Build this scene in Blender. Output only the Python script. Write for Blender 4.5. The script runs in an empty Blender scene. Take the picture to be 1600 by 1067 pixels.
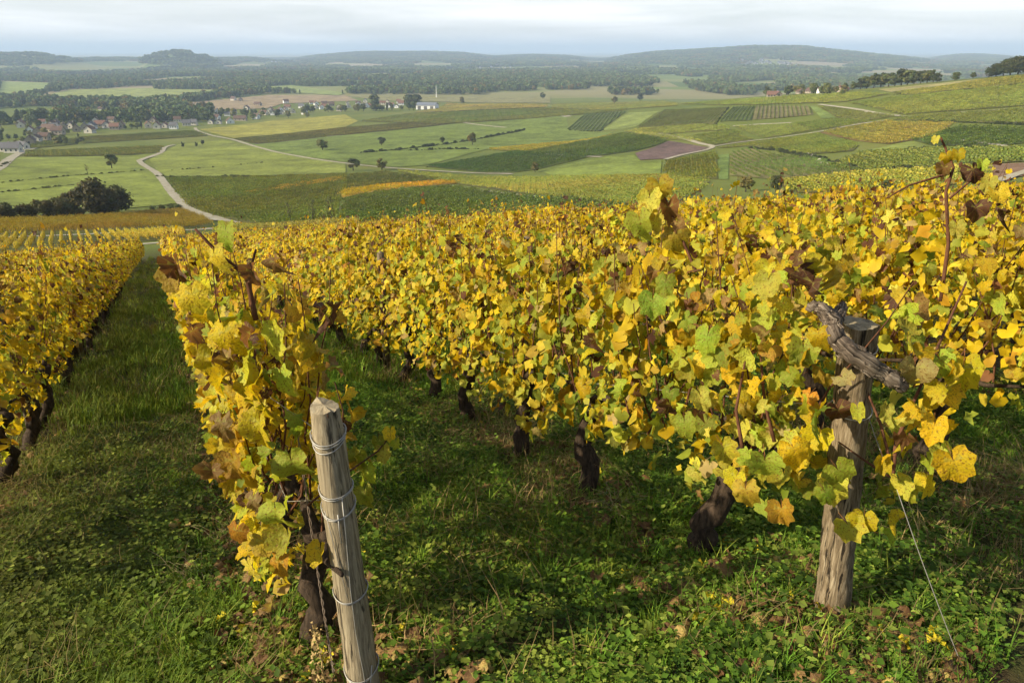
import bpy, math, random
import numpy as np
from mathutils import Vector, Matrix, Euler
from mathutils.geometry import delaunay_2d_cdt

random.seed(7)
RNG = np.random.default_rng(11)
scene = bpy.context.scene
COL = scene.collection
R = math.radians
HAZE = 0.00013

# ------------------------------------------------------------------ camera
F = 1155.0                      # focal length in photo pixels (1600 wide)
PITCH = math.atan((533.5 - 79.0) / F)
CAMZ = 1.65
cam_data = bpy.data.cameras.new("camera")
cam_data.sensor_width = 36.0
cam_data.lens = F / 1600.0 * 36.0
cam_data.clip_start = 0.05
cam_data.clip_end = 90000.0
cam = bpy.data.objects.new("camera", cam_data)
cam.location = (0, 0, CAMZ)
cam.rotation_euler = (math.pi / 2 - PITCH, 0, 0)
COL.objects.link(cam)
scene.camera = cam

# ------------------------------------------------------------------ sky and sun
SUN_AZ, SUN_EL = R(-110), R(29)
world = bpy.data.worlds.new("World")
scene.world = world
world.use_nodes = True
wn, wl = world.node_tree.nodes, world.node_tree.links
wn.clear()
w_out = wn.new("ShaderNodeOutputWorld")
w_bg = wn.new("ShaderNodeBackground")
w_sky = wn.new("ShaderNodeTexSky")
w_sky.sky_type = 'NISHITA'
w_sky.sun_disc = False
w_sky.sun_elevation = SUN_EL
w_sky.sun_rotation = SUN_AZ
w_sky.air_density = 1.0
w_sky.dust_density = 1.2
w_sky.altitude = 300
w_tc = wn.new("ShaderNodeTexCoord")
w_map = wn.new("ShaderNodeMapping")
w_map.inputs['Scale'].default_value = (1.5, 1.5, 17.0)
w_n = wn.new("ShaderNodeTexNoise")
w_n.inputs['Scale'].default_value = 2.1
w_n.inputs['Detail'].default_value = 8
w_n.inputs['Roughness'].default_value = 0.55
w_n.inputs['Distortion'].default_value = 0.35
w_r = wn.new("ShaderNodeValToRGB")
w_r.color_ramp.elements[0].position = 0.28
w_r.color_ramp.elements[0].color = (0.55, 0.55, 0.55, 1)
w_r.color_ramp.elements[1].position = 0.72
w_r.color_ramp.elements[1].color = (1, 1, 1, 1)
w_mix = wn.new("ShaderNodeMixRGB")
w_cl = wn.new("ShaderNodeValToRGB")                      # grey undersides to white edges of thin cloud
w_cl.color_ramp.elements[0].position = 0.36; w_cl.color_ramp.elements[0].color = (0.72, 0.755, 0.80, 1)
w_cl.color_ramp.elements[1].position = 0.66; w_cl.color_ramp.elements[1].color = (0.93, 0.945, 0.96, 1)
w_cs = wn.new("ShaderNodeMixRGB"); w_cs.blend_type = 'MULTIPLY'; w_cs.inputs[0].default_value = 1.0
w_cs.inputs[2].default_value = (10.1, 9.95, 9.75, 1)
wl.new(w_n.outputs['Fac'], w_cl.inputs[0]); wl.new(w_cl.outputs[0], w_cs.inputs[1]); wl.new(w_cs.outputs[0], w_mix.inputs[2])
# cloud and mist thin out with elevation, as they do in a hazy but sunny sky
w_sep = wn.new("ShaderNodeSeparateXYZ")
w_mr = wn.new("ShaderNodeMapRange")
w_mr.inputs[1].default_value = 0.02; w_mr.inputs[2].default_value = 0.45
w_mr.inputs[3].default_value = 1.0; w_mr.inputs[4].default_value = 0.22
w_mul = wn.new("ShaderNodeMath"); w_mul.operation = 'MULTIPLY'
wl.new(w_tc.outputs['Generated'], w_map.inputs['Vector'])
wl.new(w_map.outputs['Vector'], w_n.inputs['Vector'])
wl.new(w_n.outputs['Fac'], w_r.inputs['Fac'])
wl.new(w_tc.outputs['Generated'], w_sep.inputs[0])
wl.new(w_sep.outputs['Z'], w_mr.inputs[0])
wl.new(w_r.outputs['Color'], w_mul.inputs[0])
wl.new(w_mr.outputs[0], w_mul.inputs[1])
wl.new(w_mul.outputs[0], w_mix.inputs[0])
wl.new(w_sky.outputs['Color'], w_mix.inputs[1])
wl.new(w_mix.outputs['Color'], w_bg.inputs['Color'])
w_bg.inputs['Strength'].default_value = 0.088
wl.new(w_bg.outputs['Background'], w_out.inputs['Surface'])

sun_data = bpy.data.lights.new("sun", 'SUN')
sun_data.energy = 5.0
sun_data.angle = R(0.6)
sun_data.color = (1.0, 0.86, 0.62)
sun = bpy.data.objects.new("sun", sun_data)
SUNV = Vector((math.sin(SUN_AZ) * math.cos(SUN_EL), math.cos(SUN_AZ) * math.cos(SUN_EL), math.sin(SUN_EL)))
sun.rotation_euler = SUNV.to_track_quat('Z', 'Y').to_euler()
sun.location = (-30, -10, 40)
COL.objects.link(sun)

scene.view_settings.view_transform = 'Standard'
scene.view_settings.look = 'None'
scene.view_settings.gamma = 1.0
scene.view_settings.exposure = 0.7
scene.cycles.use_denoising = True
scene.cycles.use_adaptive_sampling = True
scene.cycles.adaptive_threshold = 0.03
scene.cycles.max_bounces = 5
scene.cycles.diffuse_bounces = 2
scene.cycles.transmission_bounces = 3
scene.cycles.transparent_max_bounces = 4
scene.cycles.volume_bounces = 1

# ------------------------------------------------------------------ small helpers
def tag(o, label=None, cat=None, group=None, kind=None):
    if label: o["label"] = label
    if cat: o["category"] = cat
    if group: o["group"] = group
    if kind: o["kind"] = kind
    return o

def mesh_obj(name, me, parent=None, loc=None, mat=None):
    o = bpy.data.objects.new(name, me)
    COL.objects.link(o)
    if parent: o.parent = parent
    if loc is not None: o.location = loc
    if mat: me.materials.append(mat)
    return o

def empty(name, loc, rz=0.0):
    o = bpy.data.objects.new(name, None)
    o.empty_display_size = 0.1
    o.location = loc
    o.rotation_euler = (0, 0, rz)
    COL.objects.link(o)
    return o

def new_mesh(name, verts, faces, mat=None, smooth=False, attrs=None):
    me = bpy.data.meshes.new(name)
    me.from_pydata([tuple(v) for v in verts], [], [tuple(f) for f in faces])
    if mat: me.materials.append(mat)
    if smooth:
        me.polygons.foreach_set("use_smooth", [True] * len(me.polygons))
    if attrs:
        for an, at, dom, data in attrs:
            a = me.attributes.new(an, at, dom)
            key = {'FLOAT_COLOR': 'color', 'FLOAT_VECTOR': 'vector'}.get(at, 'value')
            a.data.foreach_set(key, np.asarray(data, dtype=np.int32 if at == 'INT' else np.float32).ravel())
    me.update()
    return me

def tube(pts, radii, sides=8, rough=0.0, cap=True, rnd=random):
    pts = [Vector(p) for p in pts]
    n = len(pts)
    verts, faces = [], []
    t = (pts[1] - pts[0]).normalized()
    ref = Vector((1, 0, 0)) if abs(t.x) < 0.8 else Vector((0, 1, 0))
    u = (ref - t * ref.dot(t)).normalized()
    for i in range(n):
        t = (pts[min(i + 1, n - 1)] - pts[max(i - 1, 0)]).normalized()
        u = (u - t * u.dot(t)).normalized()
        v = t.cross(u)
        for k in range(sides):
            a = 2 * math.pi * k / sides
            r = radii[i] * (1 + rnd.uniform(-rough, rough))
            verts.append(pts[i] + u * (r * math.cos(a)) + v * (r * math.sin(a)))
    for i in range(n - 1):
        for k in range(sides):
            a, b = i * sides + k, i * sides + (k + 1) % sides
            faces.append((a, b, b + sides, a + sides))
    if cap:
        faces.append(tuple(range(sides - 1, -1, -1)))
        faces.append(tuple(range((n - 1) * sides, n * sides)))
    return verts, faces

def join(parts):
    V, Fc = [], []
    for v, f in parts:
        o = len(V)
        V += list(v)
        Fc += [tuple(i + o for i in q) for q in f]
    return V, Fc

def box(cx, cy, cz, sx, sy, sz):
    v = [(cx + sx * a / 2, cy + sy * b / 2, cz + sz * c / 2) for c in (-1, 1) for b in (-1, 1) for a in (-1, 1)]
    f = [(0, 2, 3, 1), (4, 5, 7, 6), (0, 1, 5, 4), (2, 6, 7, 3), (0, 4, 6, 2), (1, 3, 7, 5)]
    return v, f

# ------------------------------------------------------------------ terrain height
AZ_D = R(-26.0)
DX, DY = math.sin(AZ_D), math.cos(AZ_D)          # down-row direction
PX, PY = DY, -DX                                 # across rows, to the right
SLOPE = 0.2126

def vhash(ix, iy, s):
    h = (ix.astype(np.int64) * 374761393 + iy.astype(np.int64) * 668265263 + s * 974634777) & 0xFFFFFFFF
    h = ((h ^ (h >> 13)) * 1274126177) & 0xFFFFFFFF
    return ((h ^ (h >> 16)) & 0xFFFF) / 65535.0

def vnoise(x, y, s=0):
    x = np.asarray(x, float); y = np.asarray(y, float)
    ix, iy = np.floor(x), np.floor(y)
    fx, fy = x - ix, y - iy
    fx = fx * fx * (3 - 2 * fx); fy = fy * fy * (3 - 2 * fy)
    a, b = vhash(ix, iy, s), vhash(ix + 1, iy, s)
    c, d = vhash(ix, iy + 1, s), vhash(ix + 1, iy + 1, s)
    return (a * (1 - fx) + b * fx) * (1 - fy) + (c * (1 - fx) + d * fx) * fy

def fbm(x, y, s=0, o=3):
    r, a, t = 0, 1.0, 0.0
    for k in range(o):
        r = r + a * vnoise(x * 2 ** k, y * 2 ** k, s + k); t += a; a *= 0.5
    return r / t

def ray(px, py):
    r, u = (px - 800.0) / F, (533.5 - py) / F
    return r, math.cos(PITCH) + u * math.sin(PITCH), -math.sin(PITCH) + u * math.cos(PITCH)

def project(x, y, z):
    zc = z - CAMZ
    dep = y * math.cos(PITCH) - zc * math.sin(PITCH)
    up = y * math.sin(PITCH) + zc * math.cos(PITCH)
    return 800 + F * x / dep, 533.5 - F * up / dep, dep

CTRL = [(120,395,90),(0,403,88),(-150,410,88),(450,365,108),(300,376,95),(120,372,122),(0,373,125),(-150,375,130),(300,360,150),(100,345,185),(290,325,250),
 (0,330,230),(-150,330,240),(60,300,310),(175,262,450),(0,262,430),(-150,250,480),(250,232,620),(30,240,600),(60,215,800),(240,203,880),
 (400,186,1060),(100,186,1100),(337,340,215),(415,354,185),(540,344,170),(700,340,150),(900,345,140),(600,300,270),
 (900,300,250),(1000,325,165),(1150,320,140),(600,265,420),(760,271,390),(750,250,460),(850,230,520),(900,200,720),(800,165,1150),(670,171,1150),
 (500,178,1100),(600,195,850),(960,205,650),(1040,165,850),(1040,250,370),(1100,230,440),(1150,275,270),(1210,260,300),
 (1300,230,380),(1225,175,560),(1125,190,530),(1390,190,450),(1500,280,200),(1350,300,170),(1480,225,330),(1600,200,380),(1600,250,250),
 (1580,285,170),(1750,240,240),(1750,190,380),(1600,150,500),(1600,115,620),(1750,100,600),(1470,128,640),(1330,140,760),(1290,145,950),(1210,150,950),
 (1130,155,930)]
def ctrl_xyz():
    out = []
    for px, py, d in CTRL:
        r, f, u = ray(px, py)
        h = math.hypot(r, f)
        out.append((math.atan2(r, f), d, CAMZ + u / h * d))
    for az in (-60, -45, -30, -15, 0, 15, 30, 45, 60):
        a = R(az)
        for d in (4, 12, 28, 48, 66):
            x, y = d * math.sin(a), d * math.cos(a)
            out.append((a, d, float(near_z(x, y))))
        for d in (1500, 2000, 2600, 3400):
            out.append((a, d, -86.0 if (az < 20 or d > 1600) else -74.0))
    for az in (35, 45, 58):
        out.append((R(az), 1050, -48.0))
    out += [(R(-60), 300, -46), (R(-60), 700, -72), (R(60), 250, -18), (R(60), 600, 6)]
    return out

def near_z(x, y):
    x = np.asarray(x, float); y = np.asarray(y, float)
    D = x * DX + y * DY
    P = np.clip(x * PX + y * PY, 0, 45)
    return -SLOPE * D - 0.0013 * P * P

_c = np.array(ctrl_xyz())
_u = np.stack([_c[:, 0] * 2.2, np.log(_c[:, 1])], 1)
def _phi(a, b):
    r2 = ((a[:, None, :] - b[None, :, :]) ** 2).sum(2)
    return 0.5 * r2 * np.log(r2 + 1e-12)
_n = len(_u)
_A = np.zeros((_n + 3, _n + 3))
_A[:_n, :_n] = _phi(_u, _u) + np.eye(_n) * 0.004
_A[:_n, _n:] = np.concatenate([np.ones((_n, 1)), _u], 1)
_A[_n:, :_n] = _A[:_n, _n:].T
_W = np.linalg.solve(_A, np.concatenate([_c[:, 2], np.zeros(3)]))

def tps(az, d):
    q = np.stack([az * 2.2, np.log(np.maximum(d, 1.0))], 1)
    out = np.empty(len(q))
    for i in range(0, len(q), 20000):
        s = q[i:i + 20000]
        out[i:i + 20000] = _phi(s, _u) @ _W[:_n] + _W[_n] + s @ _W[_n + 1:]
    return out

# far wooded hills: skyline points (photo column, photo row), distance, half depth
HILLS = [
 ([(900,104),(940,96),(985,85),(1020,80),(1080,77),(1130,75),(1180,71),(1250,71),(1290,77),(1330,80),(1380,86),(1440,93),(1500,104)], 6500, 1500),
 ([(1420,96),(1470,85),(1510,81),(1560,83),(1600,88),(1660,92)], 8800, 1600),
 ([(420,96),(480,86),(520,81),(560,78),(640,77),(720,79),(770,85),(830,82),(890,84),(940,93),(990,98)], 7600, 1700),
 ([(222,92),(236,84),(250,76),(268,73),(290,75),(318,85),(345,93)], 4700, 500),
 ([(-120,78),(-20,78),(45,77),(80,81),(115,90),(160,98)], 5200, 700),
 ([(90,92),(140,85),(200,85),(300,88),(380,86),(450,92)], 6000, 700),
]
def sm(e0, e1, v):
    t = np.clip((v - e0) / (e1 - e0), 0, 1)
    return t * t * (3 - 2 * t)

def H(x, y):
    x = np.atleast_1d(np.asarray(x, float)); y = np.atleast_1d(np.asarray(y, float))
    d = np.hypot(x, y) + 1e-6
    az = np.arctan2(x, y)
    n = near_z(x, y)
    azc = np.clip(az, -R(60), R(60))
    t = tps(azc, np.clip(d, 3, 3400))
    far = np.full_like(t, -86.0)
    t = t + (far - t) * sm(1500, 2600, d)
    z = n + (t - n) * sm(48, 84, d)
    # behind and beside the camera the hill just goes on
    side = sm(R(58), R(85), np.abs(az))
    hill = np.clip(-SLOPE * (x * DX + y * DY), -86, 130)
    zs = hill + (-86 - hill) * sm(900, 2600, d) * (np.cos(az) > -0.3)
    z = z + (zs - z) * side * sm(30, 90, d)
    for prof, dc, dep in HILLS:
        k = d > dc - 3.2 * dep
        if not k.any(): continue
        dd, aa = d[k], az[k]
        pa = np.array([math.atan2(*ray(p, q)[:2]) for p, q in prof])
        ph = []
        for p, q in prof:
            r, f, u = ray(p, q)
            ph.append(CAMZ + u / math.hypot(r, f) * dc - (0 if dc == 6500 else dc * .0022))
        hh = np.interp(aa, pa, ph, left=-86, right=-86)
        e = R(1.0)
        hh = (hh + np.interp(aa - e * .3, pa, ph, left=-86, right=-86) + np.interp(aa + e * .3, pa, ph, left=-86, right=-86)) / 3
        front = np.where(dd < dc, dep, dep * 0.7)
        add = np.maximum(hh + 86 - 9, 0) * np.exp(-((dd - dc) / front) ** 2) * (1 - 0.12 * vnoise(x[k] / 260, y[k] / 260, 5))
        z[k] = np.maximum(z[k], -86 + add)
    # gentle relief: low swells far off, clods near
    z = z + sm(70, 300, d) * (fbm(x / 120, y / 120, 3) - 0.5) * 1.6
    z = z + sm(1600, 3500, d) * (fbm(x / 900, y / 900, 9) - 0.5) * 14
    z = z + (1 - sm(15, 40, d)) * (fbm(x * 2.2, y * 2.2, 21) - 0.5) * 0.09
    return z

def h1(x, y):
    return float(H(x, y)[0])

_T = np.exp(np.linspace(math.log(1.5), math.log(26000), 260))
def to_ground(px, py):
    r, f, u = ray(px, py)
    xs, ys, zs = r * _T, f * _T, CAMZ + u * _T
    diff = zs - H(xs, ys)
    i = np.argmax(diff < 0)
    if not (diff < 0).any(): i = len(_T) - 1
    if i == 0: i = 1
    T2 = np.linspace(_T[i - 1], _T[i], 14)
    diff = CAMZ + u * T2 - H(r * T2, f * T2)
    i = int(np.argmax(diff < 0)) if (diff < 0).any() else 13
    i = max(i, 1)
    a, b = diff[i - 1], diff[i]
    k = a / (a - b) if a != b else 0
    t = T2[i - 1] + (T2[i] - T2[i - 1]) * min(max(k, 0), 1)
    return Vector((r * t, f * t, h1(r * t, f * t)))

def row_pt(P, D):
    return P * PX + D * DX, P * PY + D * DY
# ------------------------------------------------------------------ materials
def mat_new(name):
    m = bpy.data.materials.new(name)
    m.use_nodes = True
    nt = m.node_tree
    nt.nodes.clear()
    out = nt.nodes.new("ShaderNodeOutputMaterial")
    return m, nt, out

class NT:
    def __init__(s, nt): s.nt = nt
    def n(s, t, **kw):
        nd = s.nt.nodes.new(t)
        for k, v in kw.items():
            if k.startswith('i_'):
                key = k[2:].replace('_', ' ')
                nd.inputs[int(key) if key.isdigit() else key].default_value = v
            else: setattr(nd, k, v)
        return nd
    def l(s, a, b): s.nt.links.new(a, b)
    def attr(s, name, typ='GEOMETRY'): return s.n("ShaderNodeAttribute", attribute_name=name, attribute_type=typ)
    def noise(s, scale, detail=4, rough=0.55, vec=None, dist=0.0):
        nd = s.n("ShaderNodeTexNoise", i_Scale=scale, i_Detail=detail, i_Roughness=rough, i_Distortion=dist)
        if vec is not None: s.l(vec, nd.inputs['Vector'])
        return nd
    def ramp(s, fac, stops):
        nd = s.n("ShaderNodeValToRGB")
        e = nd.color_ramp.elements
        while len(e) < len(stops): e.new(0.5)
        for k, (p, c) in enumerate(stops):
            e[k].position = p
            e[k].color = (c, c, c, 1) if not isinstance(c, tuple) else (*c, 1)
        s.l(fac, nd.inputs['Fac'])
        return nd
    def mix(s, fac, a, b, mode='MIX'):
        nd = s.n("ShaderNodeMixRGB", blend_type=mode)
        for i, v in ((0, fac), (1, a), (2, b)):
            if isinstance(v, (int, float)): nd.inputs[i].default_value = v
            elif isinstance(v, tuple): nd.inputs[i].default_value = (*v, 1)
            else: s.l(v, nd.inputs[i])
        return nd.outputs[0]
    def math(s, op, a, b=0.0):
        nd = s.n("ShaderNodeMath", operation=op)
        for i, v in ((0, a), (1, b)):
            if isinstance(v, (int, float)): nd.inputs[i].default_value = v
            else: s.l(v, nd.inputs[i])
        return nd.outputs[0]
    def obj_coord(s, scale=(1, 1, 1), kind='Object'):
        tc = s.n("ShaderNodeTexCoord")
        mp = s.n("ShaderNodeMapping")
        mp.inputs['Scale'].default_value = scale
        s.l(tc.outputs[kind], mp.inputs['Vector'])
        return mp.outputs['Vector']
    def bump(s, h, strength=0.4, dist=0.02):
        b = s.n("ShaderNodeBump", i_Strength=strength, i_Distance=dist)
        s.l(h, b.inputs['Height'])
        return b.outputs['Normal']

def principled(g, out, col, rough=0.8, spec=0.3, normal=None):
    p = g.n("ShaderNodeBsdfPrincipled", i_Roughness=rough)
    p.inputs['Specular IOR Level'].default_value = spec
    if isinstance(col, tuple): p.inputs['Base Color'].default_value = (*col, 1)
    else: g.l(col, p.inputs['Base Color'])
    if normal is not None: g.l(normal, p.inputs['Normal'])
    if out is not None: g.l(p.outputs[0], out.inputs['Surface'])
    return p

def leafy(name, tint=None, trans=0.4, spots=0.0, rough=0.55, spec=0.35, veins=False, spread=0.25, geo_rand=False):
    """leaf blades: colour from the mesh attribute 'col', times a tint of the whole plant"""
    m, nt, out = mat_new(name)
    g = NT(nt)
    col = g.attr('col').outputs['Color']
    if tint == 'instancer':
        col = g.mix(1.0, col, g.attr('tint', 'INSTANCER').outputs['Color'], 'MULTIPLY')
    elif tint == 'object':
        oi = g.n("ShaderNodeObjectInfo")
        col = g.mix(1.0, col, oi.outputs['Color'], 'MULTIPLY')
    if spread > 0:
        rnd = g.n("ShaderNodeObjectInfo").outputs['Random']
        v = g.math('ADD', g.math('MULTIPLY', rnd, spread * 2), 1 - spread)
        hs = g.n("ShaderNodeHueSaturation")
        g.l(v, hs.inputs['Value'])
        g.l(col, hs.inputs['Color'])
        col = hs.outputs['Color']
    if spots > 0:
        off = g.n('ShaderNodeVectorMath', operation='ADD'); g.l(g.obj_coord(), off.inputs[0]); rv = g.math('MULTIPLY', g.n('ShaderNodeObjectInfo').outputs['Random'], 60.0); g.l(rv, off.inputs[1]); oc = off.outputs[0]
        nz = g.noise(9, 4, 0.65, oc)
        f = g.ramp(nz.outputs['Fac'], [(0.54, 0.0), (0.63, spots)]).outputs['Color']
        col = g.mix(f, col, (0.20, 0.085, 0.02))
        nz2 = g.noise(1.6, 3, 0.6, oc)
        f2 = g.ramp(nz2.outputs['Fac'], [(0.40, 0.0), (0.75, 0.55)]).outputs['Color']
        col = g.mix(f2, col, g.mix(1.0, col, (0.62, 0.92, 0.9), 'MULTIPLY'))
    if veins:
        va = g.attr('vein').outputs['Fac']
        vf = g.ramp(va, [(0.02, 0.40), (0.07, 0.0)]).outputs['Color']
        col = g.mix(vf, col, (0.42, 0.42, 0.08))
    nrm = None
    if veins:
        nrm = g.bump(g.noise(7, 3, 0.55, g.obj_coord()).outputs['Fac'], 0.28, 0.06)
    p = principled(g, None, col, rough, spec, nrm)
    t = g.n("ShaderNodeBsdfTranslucent")
    g.l(g.mix(1.0, col, (1.0, 0.95, 0.55), 'MULTIPLY'), t.inputs['Color'])
    ms = g.n("ShaderNodeMixShader", i_0=trans)
    g.l(p.outputs[0], ms.inputs[1]); g.l(t.outputs[0], ms.inputs[2])
    g.l(ms.outputs[0], out.inputs['Surface'])
    return m

M = {}
M['vine_leaf'] = leafy('vine_leaf', None, 0.5, spots=0.8, veins=True, spread=0.28, spec=0.22)
M['vine_mid'] = leafy('vine_leaf_far', None, 0.5, spread=0.12, spec=0.2)
M['weed'] = leafy('weed_leaf', 'instancer', 0.35, spread=0.3, rough=0.6, spec=0.12)
M['crown_i'] = leafy('wood_foliage', 'instancer', 0.22, spread=0.0, rough=0.7, spec=0.2)
M['crown_o'] = leafy('tree_foliage', 'object', 0.22, spread=0.0, rough=0.7, spec=0.2)
M['row_i'] = leafy('vine_row_foliage', 'instancer', 0.3, spread=0.0, rough=0.7, spec=0.2)
M['litter'] = leafy('dry_leaf', None, 0.2, spots=0.6, veins=True, spread=0.2, rough=0.7)

def bark(name, c0, c1, sc=(26, 26, 5), strength=0.9, dist=0.03):
    m, nt, out = mat_new(name); g = NT(nt)
    v = g.obj_coord(sc)
    nz = g.noise(1.0, 6, 0.65, v, 0.4)
    col = g.ramp(nz.outputs['Fac'], [(0.3, c0), (0.7, c1)]).outputs['Color']
    principled(g, out, col, 0.9, 0.15, g.bump(nz.outputs['Fac'], strength, dist))
    return m
M['bark'] = bark('vine_bark', (0.012, 0.009, 0.006), (0.085, 0.060, 0.042), (60, 60, 12), 0.8, 0.012)
M['tree_bark'] = bark('tree_bark', (0.03, 0.024, 0.018), (0.10, 0.08, 0.06), (3, 3, 1))
M['cane'] = bark('cane_bark', (0.05, 0.02, 0.012), (0.16, 0.075, 0.04), (60, 60, 20), 0.3, 0.004)

def wood(name, c0, c1, c2, grain=(95, 95, 4.5), crack=0.85, attr_uv=False):
    m, nt, out = mat_new(name); g = NT(nt)
    if attr_uv:
        mp = g.n('ShaderNodeMapping'); mp.inputs['Scale'].default_value = grain
        g.l(g.attr('bark_uv').outputs['Vector'], mp.inputs['Vector']); v = mp.outputs['Vector']
    else: v = g.obj_coord(grain)
    n1 = g.noise(1.0, 8, 0.7, v, 0.6)
    n2 = g.noise(4.5, 3, 0.6, g.obj_coord((1, 1, 0.35)))
    col = g.ramp(n1.outputs['Fac'], [(0.28, c0), (0.5, c1), (0.75, c2)]).outputs['Color']
    f = g.ramp(n2.outputs['Fac'], [(0.5, 0.0), (0.72, 0.55)]).outputs['Color']
    col = g.mix(f, col, (0.055, 0.05, 0.032))
    n3 = g.noise(0.7, 4, 0.6, v, 0.3)
    cr = g.ramp(n3.outputs['Fac'], [(0.36, 1.0), (0.42, 0.0)]).outputs['Color']
    col = g.mix(g.math('MULTIPLY', cr, crack), col, (0.02, 0.015, 0.01))
    h = g.math('SUBTRACT', n1.outputs['Fac'], g.math('MULTIPLY', cr, 0.6))
    principled(g, out, col, 0.85, 0.2, g.bump(h, 0.7, 0.006))
    return m
M['post'] = wood('weathered_post_wood', (0.075, 0.06, 0.038), (0.26, 0.215, 0.14), (0.44, 0.385, 0.27))
M['old_post'] = wood('grey_split_wood', (0.022, 0.016, 0.010), (0.17, 0.13, 0.08), (0.42, 0.355, 0.25), (85, 85, 7), 1.0)
M['post_top'] = wood('end_grain_wood', (0.12, 0.09, 0.055), (0.30, 0.25, 0.16), (0.42, 0.36, 0.25), (30, 30, 30), 0.5)
M['dead_arm'] = wood('dead_vine_bark', (0.018, 0.013, 0.01), (0.13, 0.10, 0.075), (0.40, 0.345, 0.27), (110, 110, 7), 0.9, True)

m, nt, out = mat_new('galvanised_wire'); g = NT(nt)
p = principled(g, out, (0.34, 0.33, 0.30), 0.55, 0.4); p.inputs['Metallic'].default_value = 0.5
M['wire'] = m
m, nt, out = mat_new('rusty_wire'); g = NT(nt)
p = principled(g, out, (0.22, 0.17, 0.13), 0.6, 0.4); p.inputs['Metallic'].default_value = 0.4
M['rust'] = m

# the land: soil and moss near, patchwork of farm land far off
m, nt, out = mat_new('land'); g = NT(nt)
wc = g.obj_coord()
n1 = g.noise(1.7, 6, 0.65, wc)
soil = g.ramp(n1.outputs['Fac'], [(0.35, (0.045, 0.030, 0.018)), (0.55, (0.055, 0.060, 0.018)), (0.75, (0.10, 0.075, 0.042))]).outputs['Color']
n2 = g.noise(0.012, 6, 0.6, wc)
grass = g.ramp(n2.outputs['Fac'], [(0.3, (0.085, 0.115, 0.022)), (0.5, (0.125, 0.150, 0.030)), (0.7, (0.165, 0.170, 0.042))]).outputs['Color']
vor = g.n("ShaderNodeTexVoronoi", i_Scale=1.0)
g.l(g.obj_coord((0.0021, 0.0034, 0.0)), vor.inputs['Vector'])
sep = g.n("ShaderNodeSeparateColor"); g.l(vor.outputs['Color'], sep.inputs[0])
farm = g.ramp(sep.outputs[0], [(0.1, (0.09, 0.13, 0.03)), (0.4, (0.16, 0.20, 0.05)), (0.7, (0.22, 0.21, 0.09)), (0.95, (0.28, 0.23, 0.14))]).outputs['Color']
ln = g.n("ShaderNodeVectorMath", operation='LENGTH')
tcn = g.n("ShaderNodeTexCoord"); g.l(tcn.outputs['Object'], ln.inputs[0])
fa = g.n("ShaderNodeMapRange", i_1=60.0, i_2=90.0); g.l(ln.outputs['Value'], fa.inputs[0])
fb = g.n("ShaderNodeMapRange", i_1=1300.0, i_2=1700.0); g.l(ln.outputs['Value'], fb.inputs[0])
col = g.mix(fb.outputs[0], g.mix(fa.outputs[0], soil, grass), farm)
principled(g, out, col, 0.95, 0.1, g.bump(g.noise(9, 6, 0.7, wc).outputs['Fac'], 0.8, 0.06))
M['land'] = m

m, nt, out = mat_new('field'); g = NT(nt)
oi = g.n("ShaderNodeObjectInfo")
wc = g.obj_coord()
a = g.noise(0.035, 6, 0.62, wc); b = g.noise(0.6, 3, 0.6, wc)
k = g.ramp(a.outputs['Fac'], [(0.3, 0.66), (0.7, 1.35)]).outputs['Color']
c_ = g.noise(0.16, 5, 0.65, g.obj_coord((1.0, 0.35, 1.0)))
k3 = g.ramp(c_.outputs['Fac'], [(0.3, 0.78), (0.7, 1.22)]).outputs['Color']
k2 = g.ramp(b.outputs['Fac'], [(0.3, 0.72), (0.7, 1.28)]).outputs['Color']
col = g.mix(1.0, g.mix(1.0, g.mix(1.0, oi.outputs['Color'], k3, 'MULTIPLY'), k, 'MULTIPLY'), k2, 'MULTIPLY')
principled(g, out, col, 0.95, 0.1)
M['field'] = m

m, nt, out = mat_new('chalky_track'); g = NT(nt)
nz = g.noise(0.5, 5, 0.6, g.obj_coord())
col = g.ramp(nz.outputs['Fac'], [(0.3, (0.24, 0.215, 0.15)), (0.7, (0.42, 0.39, 0.30))]).outputs['Color']
principled(g, out, col, 0.95, 0.1)
M['track'] = m

def plain(name, c, rough=0.8, var=0.2, sc=2.0):
    m, nt, out = mat_new(name); g = NT(nt)
    nz = g.noise(sc, 4, 0.6, g.obj_coord())
    lo = tuple(v * (1 - var) for v in c); hi = tuple(min(v * (1 + var), 0.9) for v in c)
    col = g.ramp(nz.outputs['Fac'], [(0.3, lo), (0.7, hi)]).outputs['Color']
    principled(g, out, col, rough, 0.2)
    return m
M['plaster'] = plain('pale_plaster', (0.62, 0.58, 0.50))
M['stone'] = plain('house_stone', (0.34, 0.29, 0.23))
M['roof_red'] = plain('red_tiles', (0.18, 0.10, 0.075))
M['roof_brown'] = plain('brown_tiles', (0.115, 0.075, 0.06))
M['roof_grey'] = plain('slate', (0.12, 0.12, 0.13))
M['roof_metal'] = plain('sheet_roof', (0.17, 0.19, 0.23), 0.5)
M['white'] = plain('white_cladding', (0.75, 0.76, 0.76), 0.6, 0.05)
M['pane'] = plain('dark_pane', (0.03, 0.035, 0.045), 0.15, 0.1)
M['rock'] = plain('pale_limestone', (0.42, 0.39, 0.32), 0.9, 0.3, 0.8)
M['straw'] = None

# ------------------------------------------------------------------ scattered masses (geometry nodes)
def proto_collection(name, meshes):
    c = bpy.data.collections.new(name)
    for i, me in enumerate(meshes):
        o = bpy.data.objects.new("%s_%02d" % (name, i), me)
        c.objects.link(o)
    return c

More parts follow.
